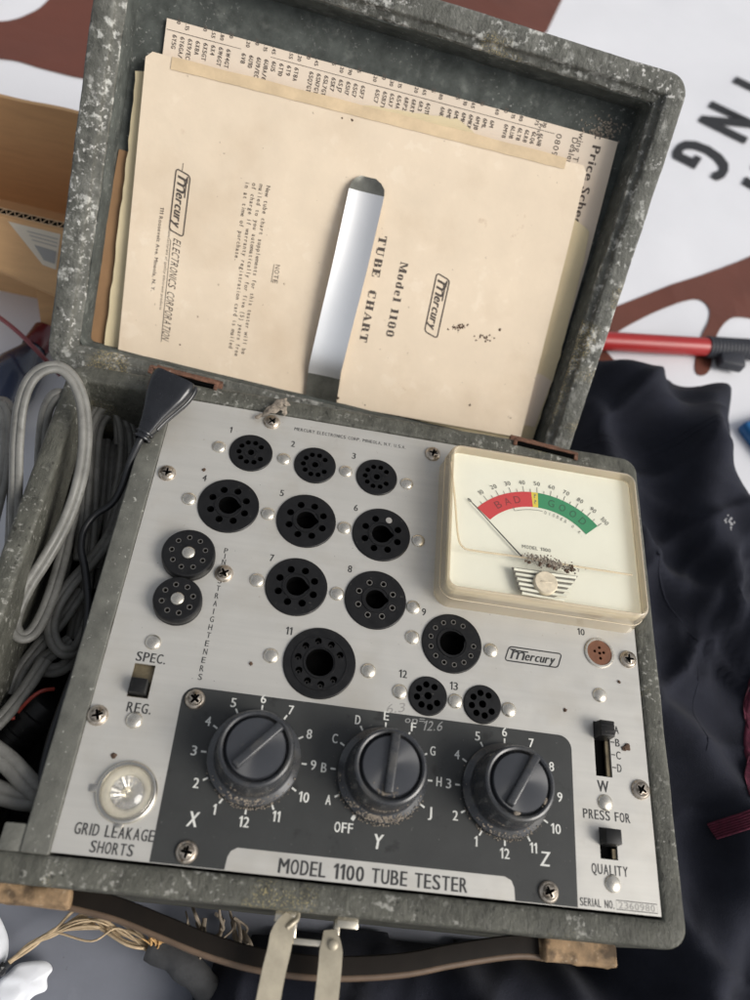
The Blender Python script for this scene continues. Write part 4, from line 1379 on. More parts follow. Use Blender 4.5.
q = Vector(lid_mid(373, 290)); fat_serif(bm, 'TUBE  CHART', q.x, q.y, 4.6, 62, RD, mp)
obj('title_heading', bm, INKSOFT, booklet, recalc=False)
# the dark smear by the right-hand logo
bm = bmesh.new()
rnd = random.Random(4)
for i in range(60):
    c = lid_mid(458 + rnd.gauss(0, 5), 327 + rnd.gauss(0, 1.6)) if i < 40 else lid_mid(485 + rnd.gauss(0, 5), 338 + rnd.gauss(0, 3))
    blob(bm, (c[0], c[1], bk_n(*c) + 0.02), rnd.uniform(0.2, 0.75), 0.25, 0.6, 1, rnd.random() * 9)
for u, v in ((342, 118), (352, 120), (330, 400), (338, 398), (470, 405), (365, 405), (180, 345), (500, 330)):
    c = lid_mid(u, v); blob(bm, (c[0], c[1], bk_n(*c) + 0.02), rnd.uniform(0.5, 1.1), 0.2, 0.8, 1, u)
obj('dirt_spots', bm, DIRTDARK, booklet)

# print on the price list
codes = '6Y5G 6Y6GA/ 6X9/ECF200 6X8A 6X5GT 6X4 6W6GT 6W4GT 6V6GTA 6V8 6U10 6U9/ECF201 6U8A/6KD8 6U5 6T10 6T9 6T8A 6SR7 6SQ7GT 6SN7GT 6SL7GT 6SK7 6SJ7 6SH7 6SG7 6SF7 6SF5 6SC7 6SB7Y 6SA7 6S4A 6RP22 6RK19 6R3 6Q11 6Q7 6NK8 6MD8 6MB8 6MN8 6MK8A 6MJ8 6ML 6M 6MU8 6MV8 6LU8 6LT8 6LR8 6LQ6 6LN8'.split()
prices = '5.40 6.15 3.90 4.40 3.55 2.80 6.30 4.20 5.20 9.60 7.15 4.45 10.30 6.55 8.20 4.90 12.45 3.75 5.15 6.20 9.90 11.45 4.15 7.20 4.60 13.30 14.15 18.50 16.20 14.65 20.15 16.80 18.40 24.45 5.10 6.65 8.10 7.35 6.60 9.30 5.15 8.80 27.70 15.75 6.30'.split()
pm = lambda X, Y: (X, Y, pl_n(X, Y) + 0.12)
bm = bmesh.new()
A0, A1 = V2(lid_at(174, 31, -22.6)), V2(lid_at(548, 132, -22.6))
td = (A1 - A0).normalized(); tn = Vector((td.y, -td.x))
ribbon(bm, [A0 - td * 4, A1 + td * 4], 0.28, 0, mapf=pm)
RP = math.degrees(math.atan2(tn.y, tn.x))
n = len(codes)
rnd = random.Random(11)
for i, s in enumerate(codes):
    if i % 9 == 8: continue
    p = A0.lerp(A1, (i + 0.2) / n) + tn * 1.8
    text(bm, s, p.x, p.y, 2.35, None, ang=RP, align='L', mapf=pm, bold=0.028, cond=0.8)
for i, s in enumerate(prices):
    if i % 5 == 2: continue
    p = A0.lerp(A1, (i + 0.4) / len(prices)) - tn * (3.4 + 2.2 * (i % 3 == 0))
    # keep inside the sheet's top edge
    text(bm, s[-3:] , p.x, p.y, 2.0, None, ang=RP, mapf=pm, bold=0.03, cond=0.8)
obj('printed_table', bm, INKSOFT, plist, recalc=False)
bm = bmesh.new()
q = V2(lid_at(600, 134, -22.6)); text(bm, 't Price Schedule', q.x, q.y, 5.0, 62, ang=RP + 1.5, align='L', mapf=pm, bold=0.04, even=False)
q = V2(lid_at(582.5, 133, -22.6)); text(bm, 'wing Tube', q.x, q.y, 3.4, 24, ang=RP + 1, even=False, align='L', mapf=pm, bold=0.008)
q = V2(lid_at(575.5, 138, -22.6)); text(bm, 'Dealer', q.x, q.y, 3.4, 14, ang=RP + 1, even=False, align='L', mapf=pm, bold=0.008)
q = V2(lid_at(559.5, 134, -22.6)); text(bm, '0809', q.x, q.y, 3.2, 12, ang=RP + 1, align='L', mapf=pm)
q = V2(lid_at(541, 124, -22.6)); text(bm, 'Price*', q.x, q.y, 2.1, 8, ang=RP + 1, even=False, align='L', mapf=pm, bold=0.02)
obj('printed_heading', bm, INKSOFT, plist, recalc=False)

# ------------------------------------------------------------------ cords in and over the compartment
TWIN = []
for k in range(20):
    a = 2 * PI * k / 20
    r_ = 2.15 + 1.35 * abs(math.cos(a)) ** 1.6
    TWIN.append((r_ * math.cos(a), r_ * math.sin(a) * (0.82 - 0.24 * (abs(math.cos(a)) < 0.2))))
def cordpath(bm, pz, prof=TWIN, per=8, up=Vector((0, 0, 1)), sc=1.0):
    pts = catmull([at(u, v, z) for u, v, z in pz], per)
    sweep(bm, pts, [(x * sc, y * sc) for x, y in prof], up)
t = thing('coiled_cable', 'grey rubber twin cable coiled in loops in the side compartment', 'cord', (-30, 120, -60))
off = Matrix.Translation(Vector((0.030, -0.120, 0.060)))
def cord_obj(name, pz, m=CORDGREY, root=t, **k):
    bm = bmesh.new(); cordpath(bm, pz, **k)
    obj(name, bm, m, root, smooth=60, mx=off)
# the big loop standing over the left wall, down into the compartment, round and back up
cord_obj('cord_loop', [(16, 560, -45), (15, 520, -20), (16, 478, -4), (17, 440, 8), (21, 405, 16), (30, 381, 21), (44, 369, 23), (60, 368, 22), (73, 379, 19), (82, 400, 14), (85.5, 430, 8), (83, 465, 2),
                       (75, 498, -4), (62, 530, -10), (45, 560, -14), (29, 585, -17), (18, 608, -20), (14, 625, -22), (20, 636, -23), (31, 634, -24), (42, 618, -25), (53, 590, -26), (63, 555, -27), (73, 510, -27), (83, 460, -26), (90, 425, -24), (100, 408, -24), (112, 408, -27), (121, 425, -32), (122, 460, -38), (113, 510, -44), (100, 570, -50)])
cord_obj('cord_loop', [(40, 480, -40), (42, 440, -20), (46, 412, -8), (54, 397, -2), (63, 395, -4), (75, 400, -14), (82, 420, -24), (86, 460, -32), (80, 510, -38), (68, 560, -42), (60, 600, -45)])
cord_obj('cord_loop', [(80, 560, -36), (85, 500, -32), (87, 450, -28), (90, 412, -25), (100, 393, -24), (111, 396, -26), (118, 412, -30), (120, 445, -38)])
cord_obj('cord_loop', [(84, 600, -42), (91, 530, -38), (94, 465, -34), (98, 428, -31), (110, 412, -30), (124, 417, -32), (132, 434, -36), (132, 465, -42), (124, 510, -46)])
cord_obj('cord_loop', [(100, 590, -52), (110, 520, -48), (114, 470, -46), (117, 445, -46), (124, 436, -48), (130, 445, -52)])
cord_obj('cord_loop', [(70, 470, -50), (76, 440, -46), (84, 420, -44), (92, 424, -46), (96, 450, -50), (92, 500, -54)])
cord_obj('cord_loop', [(128, 470, -40), (112, 530, -36), (92, 560, -34), (70, 585, -33), (56, 607, -33), (51, 628, -34), (56, 645, -36), (66, 652, -38), (78, 645, -42), (92, 610, -48)])
cord_obj('cord_loop', [(82, 590, -40), (60, 622, -42), (36, 650, -42), (20, 672, -42), (12, 695, -42)])
cord_obj('cord_loop', [(70, 640, -44), (50, 655, -42), (40, 662, -42), (46, 670, -42), (62, 668, -44), (76, 655, -48)])
cord_obj('cord_loop', [(70, 480, -46), (58, 530, -48), (48, 570, -50), (30, 620, -52), (10, 660, -54)])
cord_obj('cord_loop', [(105, 440, -44), (100, 500, -48), (92, 540, -50), (80, 600, -52), (72, 640, -54)])
cord_obj('cord_loop', [(45, 660, -36), (25, 690, -33), (5, 715, -30), (-20, 740, -30)])
cord_obj('cord_loop', [(-15, 745, -14), (8, 762, -14), (28, 783, -15), (44, 798, -18), (60, 806, -26)], sc=1.35)
cord_obj('cord_loop', [(-20, 785, -16), (10, 796, -17), (36, 800, -18), (60, 796, -30)], sc=1.35)
# the cord's two strands outside the case on the far left
t2 = thing('extension_lead', 'two grey cord strands hanging outside the case at the left edge', 'cord', (-110, 200, -110))
off2 = Matrix.Translation(Vector((0.110, -0.200, 0.110)))
bm = bmesh.new(); cordpath(bm, [(-6, 520, -80), (3, 480, -60), (6, 445, -50), (5, 415, -48), (-3, 405, -50), (-16, 420, -60)])
obj('cord_strand', bm, CORDGREY, t2, smooth=60, mx=off2)
bm = bmesh.new(); cordpath(bm, [(10, 560, -90), (13, 500, -70), (13, 450, -58), (11, 415, -54), (4, 402, -60), (-8, 400, -70)])
obj('cord_strand', bm, CORDGREY, t2, smooth=60, mx=off2)

# black plug resting on the corner of the panel, with its lead
pg = thing('power_plug', 'black moulded plug resting on the panel corner, its black lead dropping beside the divider', 'plug', (0, 210, 2))
offp = Matrix.Translation(Vector((0, -0.210, -0.002)))
A_, B_ = at(143, 436, 6), at(174, 384, 14)
ax = (B_ - A_).normalized(); sd = Vector((ax.y, -ax.x, 0)).normalized(); nz = sd.cross(ax).normalized()
bm = bmesh.new()
secs = [(-1.0, 2.6, 2.6), (1.5, 3.6, 3.0), (6, 4.6, 3.6), (12, 6.2, 4.4), (18, 8.4, 5.2), (24, 10.6, 5.8), (29, 11.6, 6.2), (33, 11.6, 6.2), (35, 10.8, 5.6)]
loops = []
for s_, wx, hz in secs:
    lp_ = []
    for k in range(20):
        a = 2 * PI * k / 20
        cx_, sx_ = math.cos(a), math.sin(a)
        e = 0.45
        lp_.append(bm.verts.new(A_ + ax * s_ + sd * (wx * math.copysign(abs(cx_) ** e, cx_)) + nz * (hz * math.copysign(abs(sx_) ** e, sx_))))
    loops.append(lp_)
for a, b in zip(loops, loops[1:]): loop_faces(bm, a, b)
bm.faces.new(loops[0][::-1]); bm.faces.new(loops[-1])
obj('plug_body', bm, PLUG, pg, smooth=38, mx=offp)
bm = bmesh.new()
# moulded ridge along the lower edge of the plug and the strain relief collar
ra = [A_ + ax * s_ + sd * (wx * 0.97) - nz * (hz * 0.1) for s_, wx, hz in secs[2:]]
sweep(bm, catmull(ra, 3), [(1.3 * math.cos(k * PI / 4), 1.6 * math.sin(k * PI / 4)) for k in range(8)])
obj('moulded_ridge', bm, PLUG, pg, smooth=60, mx=offp)
bm = bmesh.new()
for kx in (-1.2, 1.6):
    c = A_ + ax * kx
    pts = [c + (sd * math.cos(2 * PI * i / 16) * 4.2 + nz * math.sin(2 * PI * i / 16) * 3.6) for i in range(17)]
    sweep(bm, pts, [(0.8 * math.cos(k * PI / 3), 0.8 * math.sin(k * PI / 3)) for k in range(6)], up=ax, cap=False)
obj('strain_relief', bm, PLUG, pg, smooth=60, mx=offp)
bm = bmesh.new()
tube(bm, [at(144, 434, 6), at(138, 444, 4), at(130, 462, -2), at(122, 486, -10), at(112, 503, -16), at(95, 515, -20), at(84, 530, -22), at(81, 548, -23), at(85, 570, -24), at(88, 600, -24), at(86, 630, -23), at(79, 660, -22), at(66, 695, -20),
          at(52, 735, -18), at(43, 770, -16), at(41, 790, -15), at(46, 804, -16), at(54, 810, -19)], 1.9, 10, 8)
obj('plug_lead', bm, CORDBLACK, pg, smooth=60, mx=offp)

# round black connector with red wire at the foot of the compartment
cn = thing('round_connector', 'round black ribbed connector with a red wire lying in the cord compartment', 'connector', (-30, 70, -60))
offc = Matrix.Translation(Vector((0.030, -0.070, 0.060)))
C0, C1 = at(8, 742, -48), at(48, 700, -40)
dx = (C1 - C0).normalized()
rot = dx.to_track_quat('Z', 'Y').to_matrix().to_4x4()
bm = bmesh.new()
lathe(bm, [(0.5, -14), (9, -14), (10, -13), (10, -8), (11, -7.5), (11, -5), (10, -4.6), (10, 2), (11.4, 2.4), (11.4, 5), (10.2, 5.4), (10, 12), (8.6, 13), (0.5, 13)], seg=40)
bmesh.ops.transform(bm, matrix=Matrix.Translation((C0 + C1) / 2) @ rot, verts=bm.verts)
obj('connector_shell', bm, BAKELITE, cn, smooth=40, mx=offc)
bm = bmesh.new(); tube(bm, [at(18, 712, -32), at(30, 699, -28), at(42, 691, -27), at(54, 689, -30)], 0.9, 8, 8)
obj('red_wire', bm, REDWIRE, cn, smooth=60, mx=offc)
bm = bmesh.new(); tube(bm, [at(2, 724, -34), at(8, 719, -31), at(15, 718, -31)], 0.9, 8, 8)
obj('red_wire', bm, REDWIRE, cn, smooth=60, mx=offc)

# ------------------------------------------------------------------ dirt and scraps
cl_ = thing('dirt_clump', 'crumbly brown dirt heap lying on the meter window', 'dirt', tuple(at(545, 566, 18.2)))
bm = bmesh.new(); rnd = random.Random(2); base = at(545, 566, 18.2)
for i in range(420):
    u = rnd.gauss(547, 13); v = 556.5 + (u - 523) * 0.26 + rnd.gauss(0, 2.6)
    if not 520 < u < 592: continue
    p = at(u, v, 18.2) - base
    blob(bm, (p.x, p.y, rnd.uniform(0.0, 0.7)), rnd.uniform(0.15, 0.62), 0.7, 0.8, 1, i * .7)
obj('pale_crumbs', bm, DIRT, cl_)
bm = bmesh.new()
for i in range(36):
    u, v = rnd.choice(((527, 562), (540, 565), (556, 569), (568, 571), (571, 569), (549, 566))); u += rnd.gauss(0, 2); v += rnd.gauss(0, 1.3)
    p = at(u, v, 18.2) - base
    blob(bm, (p.x, p.y, rnd.uniform(0.3, 0.9)), rnd.uniform(0.3, 0.9), 0.8, 0.8, 1, i * .9)
obj('dark_crumbs', bm, DIRTDARK, cl_)
lf = thing('dead_leaf', 'shrivelled brown leaf scrap caught under the top panel screw', 'leaf scrap', tuple(at(276, 409, 4)))
base = at(276, 409, 4); bm = bmesh.new(); rnd = random.Random(8)
for pts in ([(255, 418, 2), (263, 414, 3), (272, 408, 4), (281, 402, 5), (287, 398, 5)], [(268, 413, 3), (276, 404, 5), (284, 402, 6), (290, 405, 4)], [(280, 404, 5), (284, 409, 4), (285, 416, 2)], [(262, 416, 3), (270, 411, 5), (279, 408, 4), (286, 400, 5)]):
    pp = catmull([at(*p) - base for p in pts], 5)
    sweep(bm, pp, [(-1.5, -0.2), (0, 0.35), (1.5, -0.2), (0, -0.5)], scale=lambda t: 0.35 + 0.9 * math.sin(PI * t) + 0.25 * math.sin(t * 17))
for v in bm.verts: v.co += noise.noise_vector(v.co * 0.8) * 0.6
obj('leaf_strands', bm, DIRT, lf, smooth=40)
cr = thing('dirt_crumb', 'loose brown dirt crumb beside the C mark of the four position switch', 'dirt', tuple(at(627, 747, 0.3)))
bm = bmesh.new(); blob(bm, (0, 0, 0.2), 1.5, 0.4, 0.9, 2, 3); blob(bm, (-1.4, -0.8, 0.2), 1.1, 0.35, 0.9, 2, 5); obj('crumb', bm, DIRTDARK, cr)
for lab_, (u, v), r in (('small dark dirt crumb on the silver panel above the lamp', (114, 755.5), 1.1), ('small dark dirt crumb left of socket four number', (204, 470), 0.9), ('brown dirt crumb between the brown socket and the switch', (619, 682), 0.8),
                        ('small brown crumb left of rivet beside socket eleven', (251, 664), 0.8), ('tiny brown crumb above the charcoal field near its right end', (565, 710), 0.8)):
    bm = bmesh.new(); blob(bm, (0, 0, 0.15), r, 0.4, 0.9, 2, u * 0.1)
    o = obj('dirt_crumb', bm, DIRTDARK); o.location = at(u, v, 0.2) * 0.001
    tag(o, lab_, 'dirt', 'loose dirt crumbs on the silver panel')

# ------------------------------------------------------------------ cardboard box on the left
box = thing('cardboard_box', 'open brown cardboard box with a printed label standing behind the cord side', 'box', (-150, 420, -112))
offb = Matrix.Translation(Vector((0.150, -0.420, 0.112)))
zt = -34
e0, e1 = at(-300, 143, zt), at(64, 229, zt)             # near wall top edge
ed = (e1 - e0).normalized(); en = Vector((-ed.y, ed.x, 0))
dep = 88.0
def wall(name, p, q, z0, z1, th, top=None):
    bm = bmesh.new()
    d = (q - p); d.z = 0; Ln = d.length; d.normalize(); nn = Vector((-d.y, d.x, 0))
    N_ = 40
    rows = []
    for i in range(N_ + 1):
        c = p + d * (Ln * i / N_)
        zz = z1 + (top(i / N_) if top else 0)
        rows.append([bm.verts.new((c.x + nn.x * o, c.y + nn.y * o, z)) for o, z in ((0, z0), (0, zz), (th, zz), (th, z0))])
    for a, b in zip(rows, rows[1:]): loop_faces(bm, a, b)
    bm.faces.new(rows[0]); bm.faces.new(rows[-1][::-1])
    return obj(name, bm, CARDB, box, mx=offb)
wn_ = wall('near_wall', e0, e1, -112, zt, 5.6)
f0, f1 = e0 + en * dep, e1 + en * dep
wf_ = wall('far_wall', f0, f1, -112, zt + 19, 3.2, top=lambda t: 4.0 * math.sin(t * 9) * 0.3 + 2 * noise.noise(Vector((t * 6, 0, 0))) - 8 * max(0, 0.62 - t))
ws_ = wall('side_wall', e1 + en * 3.2, f1, -112, zt - 1.5, 3.2)
bm = bmesh.new()
v_ = [bm.verts.new((p.x, p.y, -106)) for p in (e0 + en * 3, e1 + en * 3, f1, f0)]
w_ = [bm.verts.new((p.x, p.y, -108)) for p in (e0 + en * 3, e1 + en * 3, f1, f0)]
loop_faces(bm, v_, w_); bm.faces.new(v_); bm.faces.new(w_)
obj('box_floor', bm, CARDB, box, mx=offb)
# corrugation in the near wall's cut edge
bm = bmesh.new()
Ln = (e1 - e0).length
for o in (0.1, 5.0):
    a = e0 + en * o
    rbox(bm, 0, Ln, 0, 0.5, zt - 0.2, zt + 0.35, 0, 1, Matrix.Translation(Vector((a.x, a.y, 0))) @ Matrix.Rotation(math.atan2(ed.y, ed.x), 4, 'Z'))
pts = [e0 + ed * (Ln * i / 420) + en * (2.85 + 2.1 * math.sin(i * 0.62)) + Vector((0, 0, 0.2)) for i in range(421)]
sweep(bm, pts, [(-0.22, -0.4), (0.22, -0.4), (0.22, 0.3), (-0.22, 0.3)])
obj('corrugated_edge', bm, mat('pale corrugation', (0.50, 0.34, 0.20), 0.9), box, mx=offb)
bm = bmesh.new()
a = e0 + en * 0.7
rbox(bm, 0, Ln, 0, 4.2, zt - 0.35, zt + 0.02, 0, 1, Matrix.Translation(Vector((a.x, a.y, 0))) @ Matrix.Rotation(math.atan2(ed.y, ed.x), 4, 'Z'))
obj('edge_gap', bm, HOLE, box, mx=offb)  # black strip in place of the shade between the card layers
# outer flap folded down from the near wall, with a label
bm = bmesh.new()
fl_ = [(e0 + Vector((0, 0, -2))), (e1 + Vector((0, 0, -2)))]
low = [e0 + ed * 6 - en * 24 + Vector((0, 0, -22)), e0 + ed * (Ln * 0.72) - en * 22 + Vector((0, 0, -20)), e1 - en * 30 + Vector((0, 0, -30))]
A = [fl_[0].lerp(fl_[1], t_ / 10) for t_ in range(11)]
def lerp3(t_): return low[0].lerp(low[1], t_ / 0.7) if t_ < 0.7 else low[1].lerp(low[2], (t_ - 0.7) / 0.3)
B = [lerp3(t_ / 10) for t_ in range(11)]
dn = Vector((0, 0, -2.8))
r1 = [bm.verts.new(p) for p in A]; r2 = [bm.verts.new(p) for p in B]
r3 = [bm.verts.new(p + dn) for p in A]; r4 = [bm.verts.new(p + dn) for p in B]
for P_, Q_ in ((r1, r2), (r2, r4), (r4, r3), (r3, r1)):
    for i in range(10): bm.faces.new((P_[i], Q_[i], Q_[i + 1], P_[i + 1]))
bm.faces.new((r1[0], r3[0], r4[0], r2[0])); bm.faces.new((r1[10], r2[10], r4[10], r3[10]))
flap = obj('near_flap', bm, CARDB, box, mx=offb)
bm = bmesh.new()
def fpt(s_, t_, l_=0.4):
    p = fl_[0].lerp(fl_[1], s_).lerp(lerp3(s_), t_)
    return p + Vector((0, -0.25, 0.5)) * l_
v_ = [bm.verts.new(fpt(*k)) for k in ((0.84, 0.06), (0.99, 0.06), (0.99, 0.62), (0.95, 0.62))]
bm.faces.new(v_)
lb_ = obj('printed_label', bm, LABELP, flap)
bm = bmesh.new()
for k in range(3):
    v_ = [bm.verts.new(fpt(s_, t_, 0.9)) for s_, t_ in ((0.895 + k * .008, 0.14 + k * .06), (0.985, 0.14 + k * .06), (0.985, 0.155 + k * .06), (0.897 + k * .008, 0.155 + k * .06))]
    bm.faces.new(v_)
v_ = [bm.verts.new(fpt(s_, t_, 1.0)) for s_, t_ in ((0.92, 0.34), (0.985, 0.34), (0.985, 0.54), (0.952, 0.54))]
bm.faces.new(v_)
obj('printed_lines', bm, PENCIL, flap)
# lower corner post of the box below the flap
bm = bmesh.new()
q0, q1 = at(33, 262, -70), at(52, 316, -104)
sweep(bm, [at(46, 250, -58), at(52, 300, -84), at(58, 345, -108)], [(-9, -1.5), (9, -1.5), (9, 1.5), (-9, 1.5)])
obj('torn_flap', bm, CARDB, box, mx=offb)

# ------------------------------------------------------------------ dark bottle and red cable, left edge
bt = thing('dark_bottle', 'dark blue bottle with a red cap lying at the left edge beside the case', 'bottle', tuple(at(10, 375, -100)))
base = at(10, 375, -100)
a_, b_ = at(-20, 425, -92) - base, at(42, 338, -92) - base
rot = (b_ - a_).normalized().to_track_quat('Z', 'Y').to_matrix().to_4x4()
bm = bmesh.new()
LnB = (b_ - a_).length
lathe(bm, [(1, -10), (15, -8), (17, 0), (17, LnB * 0.45), (15, LnB * 0.62), (9, LnB * 0.8), (7.5, LnB * 0.86), (7.5, LnB)], seg=36)
bmesh.ops.transform(bm, matrix=Matrix.Translation(a_) @ rot, verts=bm.verts)
obj('bottle_body', bm, BOTTLE, bt, smooth=50)
bm = bmesh.new()
lathe(bm, [(8.4, LnB * 0.86), (8.8, LnB * 0.9), (8.8, LnB + 6), (8, LnB + 7), (0.5, LnB + 7)], seg=28)
bmesh.ops.transform(bm, matrix=Matrix.Translation(a_) @ rot, verts=bm.verts)
obj('cap', bm, REDGLASS, bt, smooth=50)
bm = bmesh.new(); base = at(20, 335, -70)
tube(bm, [at(-20, 305, -78) - base, at(0, 318, -70) - base, at(20, 334, -66) - base, at(40, 354, -70) - base, at(60, 375, -84) - base], 1.5, 10, 6)
o = obj('red_cable', bm, mat('dull red cable', (0.20, 0.045, 0.05), 0.5), smooth=60); o.location = base * .001
tag(o, 'thin dull red cable running over the dark bottle at the left edge', 'cable')

# ------------------------------------------------------------------ red rod with black grip
rd = thing('red_rod', 'red round rod with a black ribbed grip lying on the white banner', 'rod', tuple(at(700, 346, -98)))
base = at(700, 346, -98)
r0, r1, r2 = at(560, 338.5, -98) - base, at(706, 347, -98) - base, at(800, 352.5, -98) - base
bm = bmesh.new(); tube(bm, [r0, (r0 + r1) / 2, r1], 7.8, 20, 4); obj('rod_tube', bm, RODRED, rd, smooth=60)
bm = bmesh.new()
dd = (r2 - r1).normalized(); Lg = (r2 - r1).length
rot = dd.to_track_quat('Z', 'Y').to_matrix().to_4x4()
prof = [(0.5, 0), (8.2, 0.0)]
k = 0.0
while k < Lg:
    prof += [(9.0, k + 0.6), (9.0, k + 2.2), (8.3, k + 2.8)]; k += 3.4
lathe(bm, prof, seg=24)
bmesh.ops.transform(bm, matrix=Matrix.Translation(r1) @ rot, verts=bm.verts)
obj('ribbed_grip', bm, GRIP, rd, smooth=50)
bm = bmesh.new()
p_ = at(728, 360, -100) - base
rbox(bm, p_.x - 10, p_.x + 12, p_.y - 9, p_.y + 6, -6, 4, 2, 2); obj('grip_hook', bm, GRIP, rd, smooth=50)

# ------------------------------------------------------------------ jacket
jk = thing('jacket', 'crumpled navy black jacket with burgundy lining heaped beside and below the case', 'jacket', (330, 150, -112))
offj = Matrix.Translation(Vector((-0.330, -0.150, 0.112)))
JP = smooth_poly([(262.5, 388), (285, 392), (312, 390), (334, 389), (341, 394), (350, 388), (372, 384), (392, 376), (402, 350), (398, 300), (404, 250), (400, 200), (392, 150), (400, 110), (420, 60), (440, -20), (430, -110), (330, -150), (200, -150), (110, -140), (66, -96), (58, -60), (70, -34), (100, -17.5), (180, -16), (240, -15.5), (262.5, -16), (264, 40), (263.2, 150), (263.2, 260)], 4)
JPV = [Vector(p) for p in JP]
def sdist(p):
    best = 1e9; c = False
    n = len(JPV)
    for i in range(n):
        a, b = JPV[i], JPV[i - 1]
        ab = b - a; t_ = max(0, min(1, (p - a).dot(ab) / max(1e-6, ab.length_squared)))
        best = min(best, (a + ab * t_ - p).length)
        if (a.y > p.y) != (b.y > p.y) and p.x < (b.x - a.x) * (p.y - a.y) / (b.y - a.y) + a.x: c = not c
    return best if c else -best
RIDGES = [  # polylines (mm), height, half width
    ([(296, 360), (330, 310), (372, 260), (392, 190)], 22, 20),
    ([(376, 362), (354, 325), (340, 270), (352, 200), (372, 140)], 20, 16),
    ([(268, 330), (285, 270), (290, 200), (284, 130)], 16, 13),
    ([(268, 240), (305, 205), (350, 172), (398, 158)], 15, 12),
    ([(275, 120), (312, 98), (335, 66), (330, 20), (300, -40), (285, -120)], 18, 14),
    ([(262, 40), (290, 20), (300, -20)], 10, 10),
    ([(400, 120), (360, 84), (340, 40), (345, -30), (360, -100)], 12, 12),
    ([(110, -30), (140, -60), (150, -120)], 14, 12),
    ([(185, -24), (200, -60), (230, -110)], 16, 12),
    ([(240, -20), (250, -60), (270, -110)], 10, 9),
    ([(322, 384), (316, 360), (300, 330)], 9, 14),
]
def jz(x, y, d):
    p = Vector((x, y, 0))
    z = 26 * (1 - math.exp(-max(0, d) / 10))
    front = max(0.0, min(1.0, (40 - y) / 60))
    for pl, hh, wd in RIDGES:
        b = 1e9
        for i in range(len(pl) - 1):
            a, c = Vector((*pl[i], 0)), Vector((*pl[i + 1], 0))
            ac = c - a; t_ = max(0, min(1, (p - a).dot(ac) / ac.length_squared))
            b = min(b, (a + ac * t_ - p).length)
        z += hh * math.exp(-(b / wd) ** 2) * (1 - math.exp(-max(0, d) / 8))
    q = p * 0.012
    w = noise.noise(q + Vector((5, 3, 0)))
    z += 6 * (1 - min(1, 6 * abs(noise.noise(Vector((q.x * 1.1 + w * 1.3, q.y * 0.8 + w, 9)))))) ** 2 * (1 - math.exp(-max(0, d) / 14))
    z += 9 * (1 - min(1, 2.2 * abs(noise.noise(Vector((q.x * 0.75 + w * 0.8 + 3, q.y * 0.45 - w * 0.5, 14)))))) * (1 - math.exp(-max(0, d) / 14))
    z += (6 * noise.noise(Vector((q.x * 1.6 + w, q.y * 0.9 - w, 1))) + 5 * (1 - abs(noise.noise(Vector((q.x * 2.4 + w * 2, q.y * 1.6, 4))))) ** 4 + 1.2 * noise.noise(p * 0.07)) * (1 - math.exp(-max(0, d) / 10))
    return -112 + max(0.3, z)
bm = bmesh.new()
cell = 3.4
nx, ny = int((450 - 50) / cell), int((396 + 156) / cell)
G = {}
for i in range(nx + 1):
    for j in range(ny + 1):
        x, y = 50 + i * cell, -156 + j * cell
        if -10 < y + 0 and x < 250: continue
        d = sdist(Vector((x, y)))
        if d > -cell * 0.8:
            G[i, j] = bm.verts.new((x, y, jz(x, y, d)))
for (i, j), v in G.items():
    k = [(i, j), (i + 1, j), (i + 1, j + 1), (i, j + 1)]
    if all(q in G for q in k): bm.faces.new([G[q] for q in k])
bmesh.ops.smooth_vert(bm, verts=bm.verts[:], factor=0.5, use_axis_x=True, use_axis_y=True, use_axis_z=False)
ret = bmesh.ops.extrude_face_region(bm, geom=bm.faces[:])
for g in ret['geom']:
    if isinstance(g, bmesh.types.BMVert): g.co.z += 0.8
obj('jacket_shell', bm, CLOTH, jk, smooth=0, mx=offj)
def jzz(x, y): return jz(x, y, sdist(Vector((x, y))))
# stitched seams and hems raised on the cloth, each a part
for pl in ([(300, 208), (318, 178), (330, 150), (322, 110), (318, 88)], [(268, 214), (284, 196), (300, 170), (306, 150)],
           [(270, 300), (300, 292), (335, 300), (370, 318)], [(270, 305), (300, 297), (335, 305), (370, 323)],
           [(350, 60), (372, 100), (388, 150), (392, 200)], [(120, -70), (180, -62), (250, -80), (320, -70)], [(120, -65), (180, -57), (250, -75), (320, -65)]):
    bm = bmesh.new()
    pts = catmull([(x, y, 0) for x, y in pl], 12)
    sweep(bm, [Vector((p.x, p.y, jzz(p.x, p.y) + 0.55)) for p in pts], [(0.75 * math.cos(k * PI / 3), 0.5 * math.sin(k * PI / 3)) for k in range(6)])
    obj('seam', bm, CLOTH, jk, smooth=60, mx=offj)
def on_cloth(u, v, lift=0.0):
    """point of the jacket seen at a photo pixel"""
    z = 0.0
    while z > -112:
        p = at(u, v, z)
        if jzz(p.x, p.y) + 0.8 >= z: break
        z -= 0.8
    return Vector((p.x, p.y, z + lift))
bm = bmesh.new()
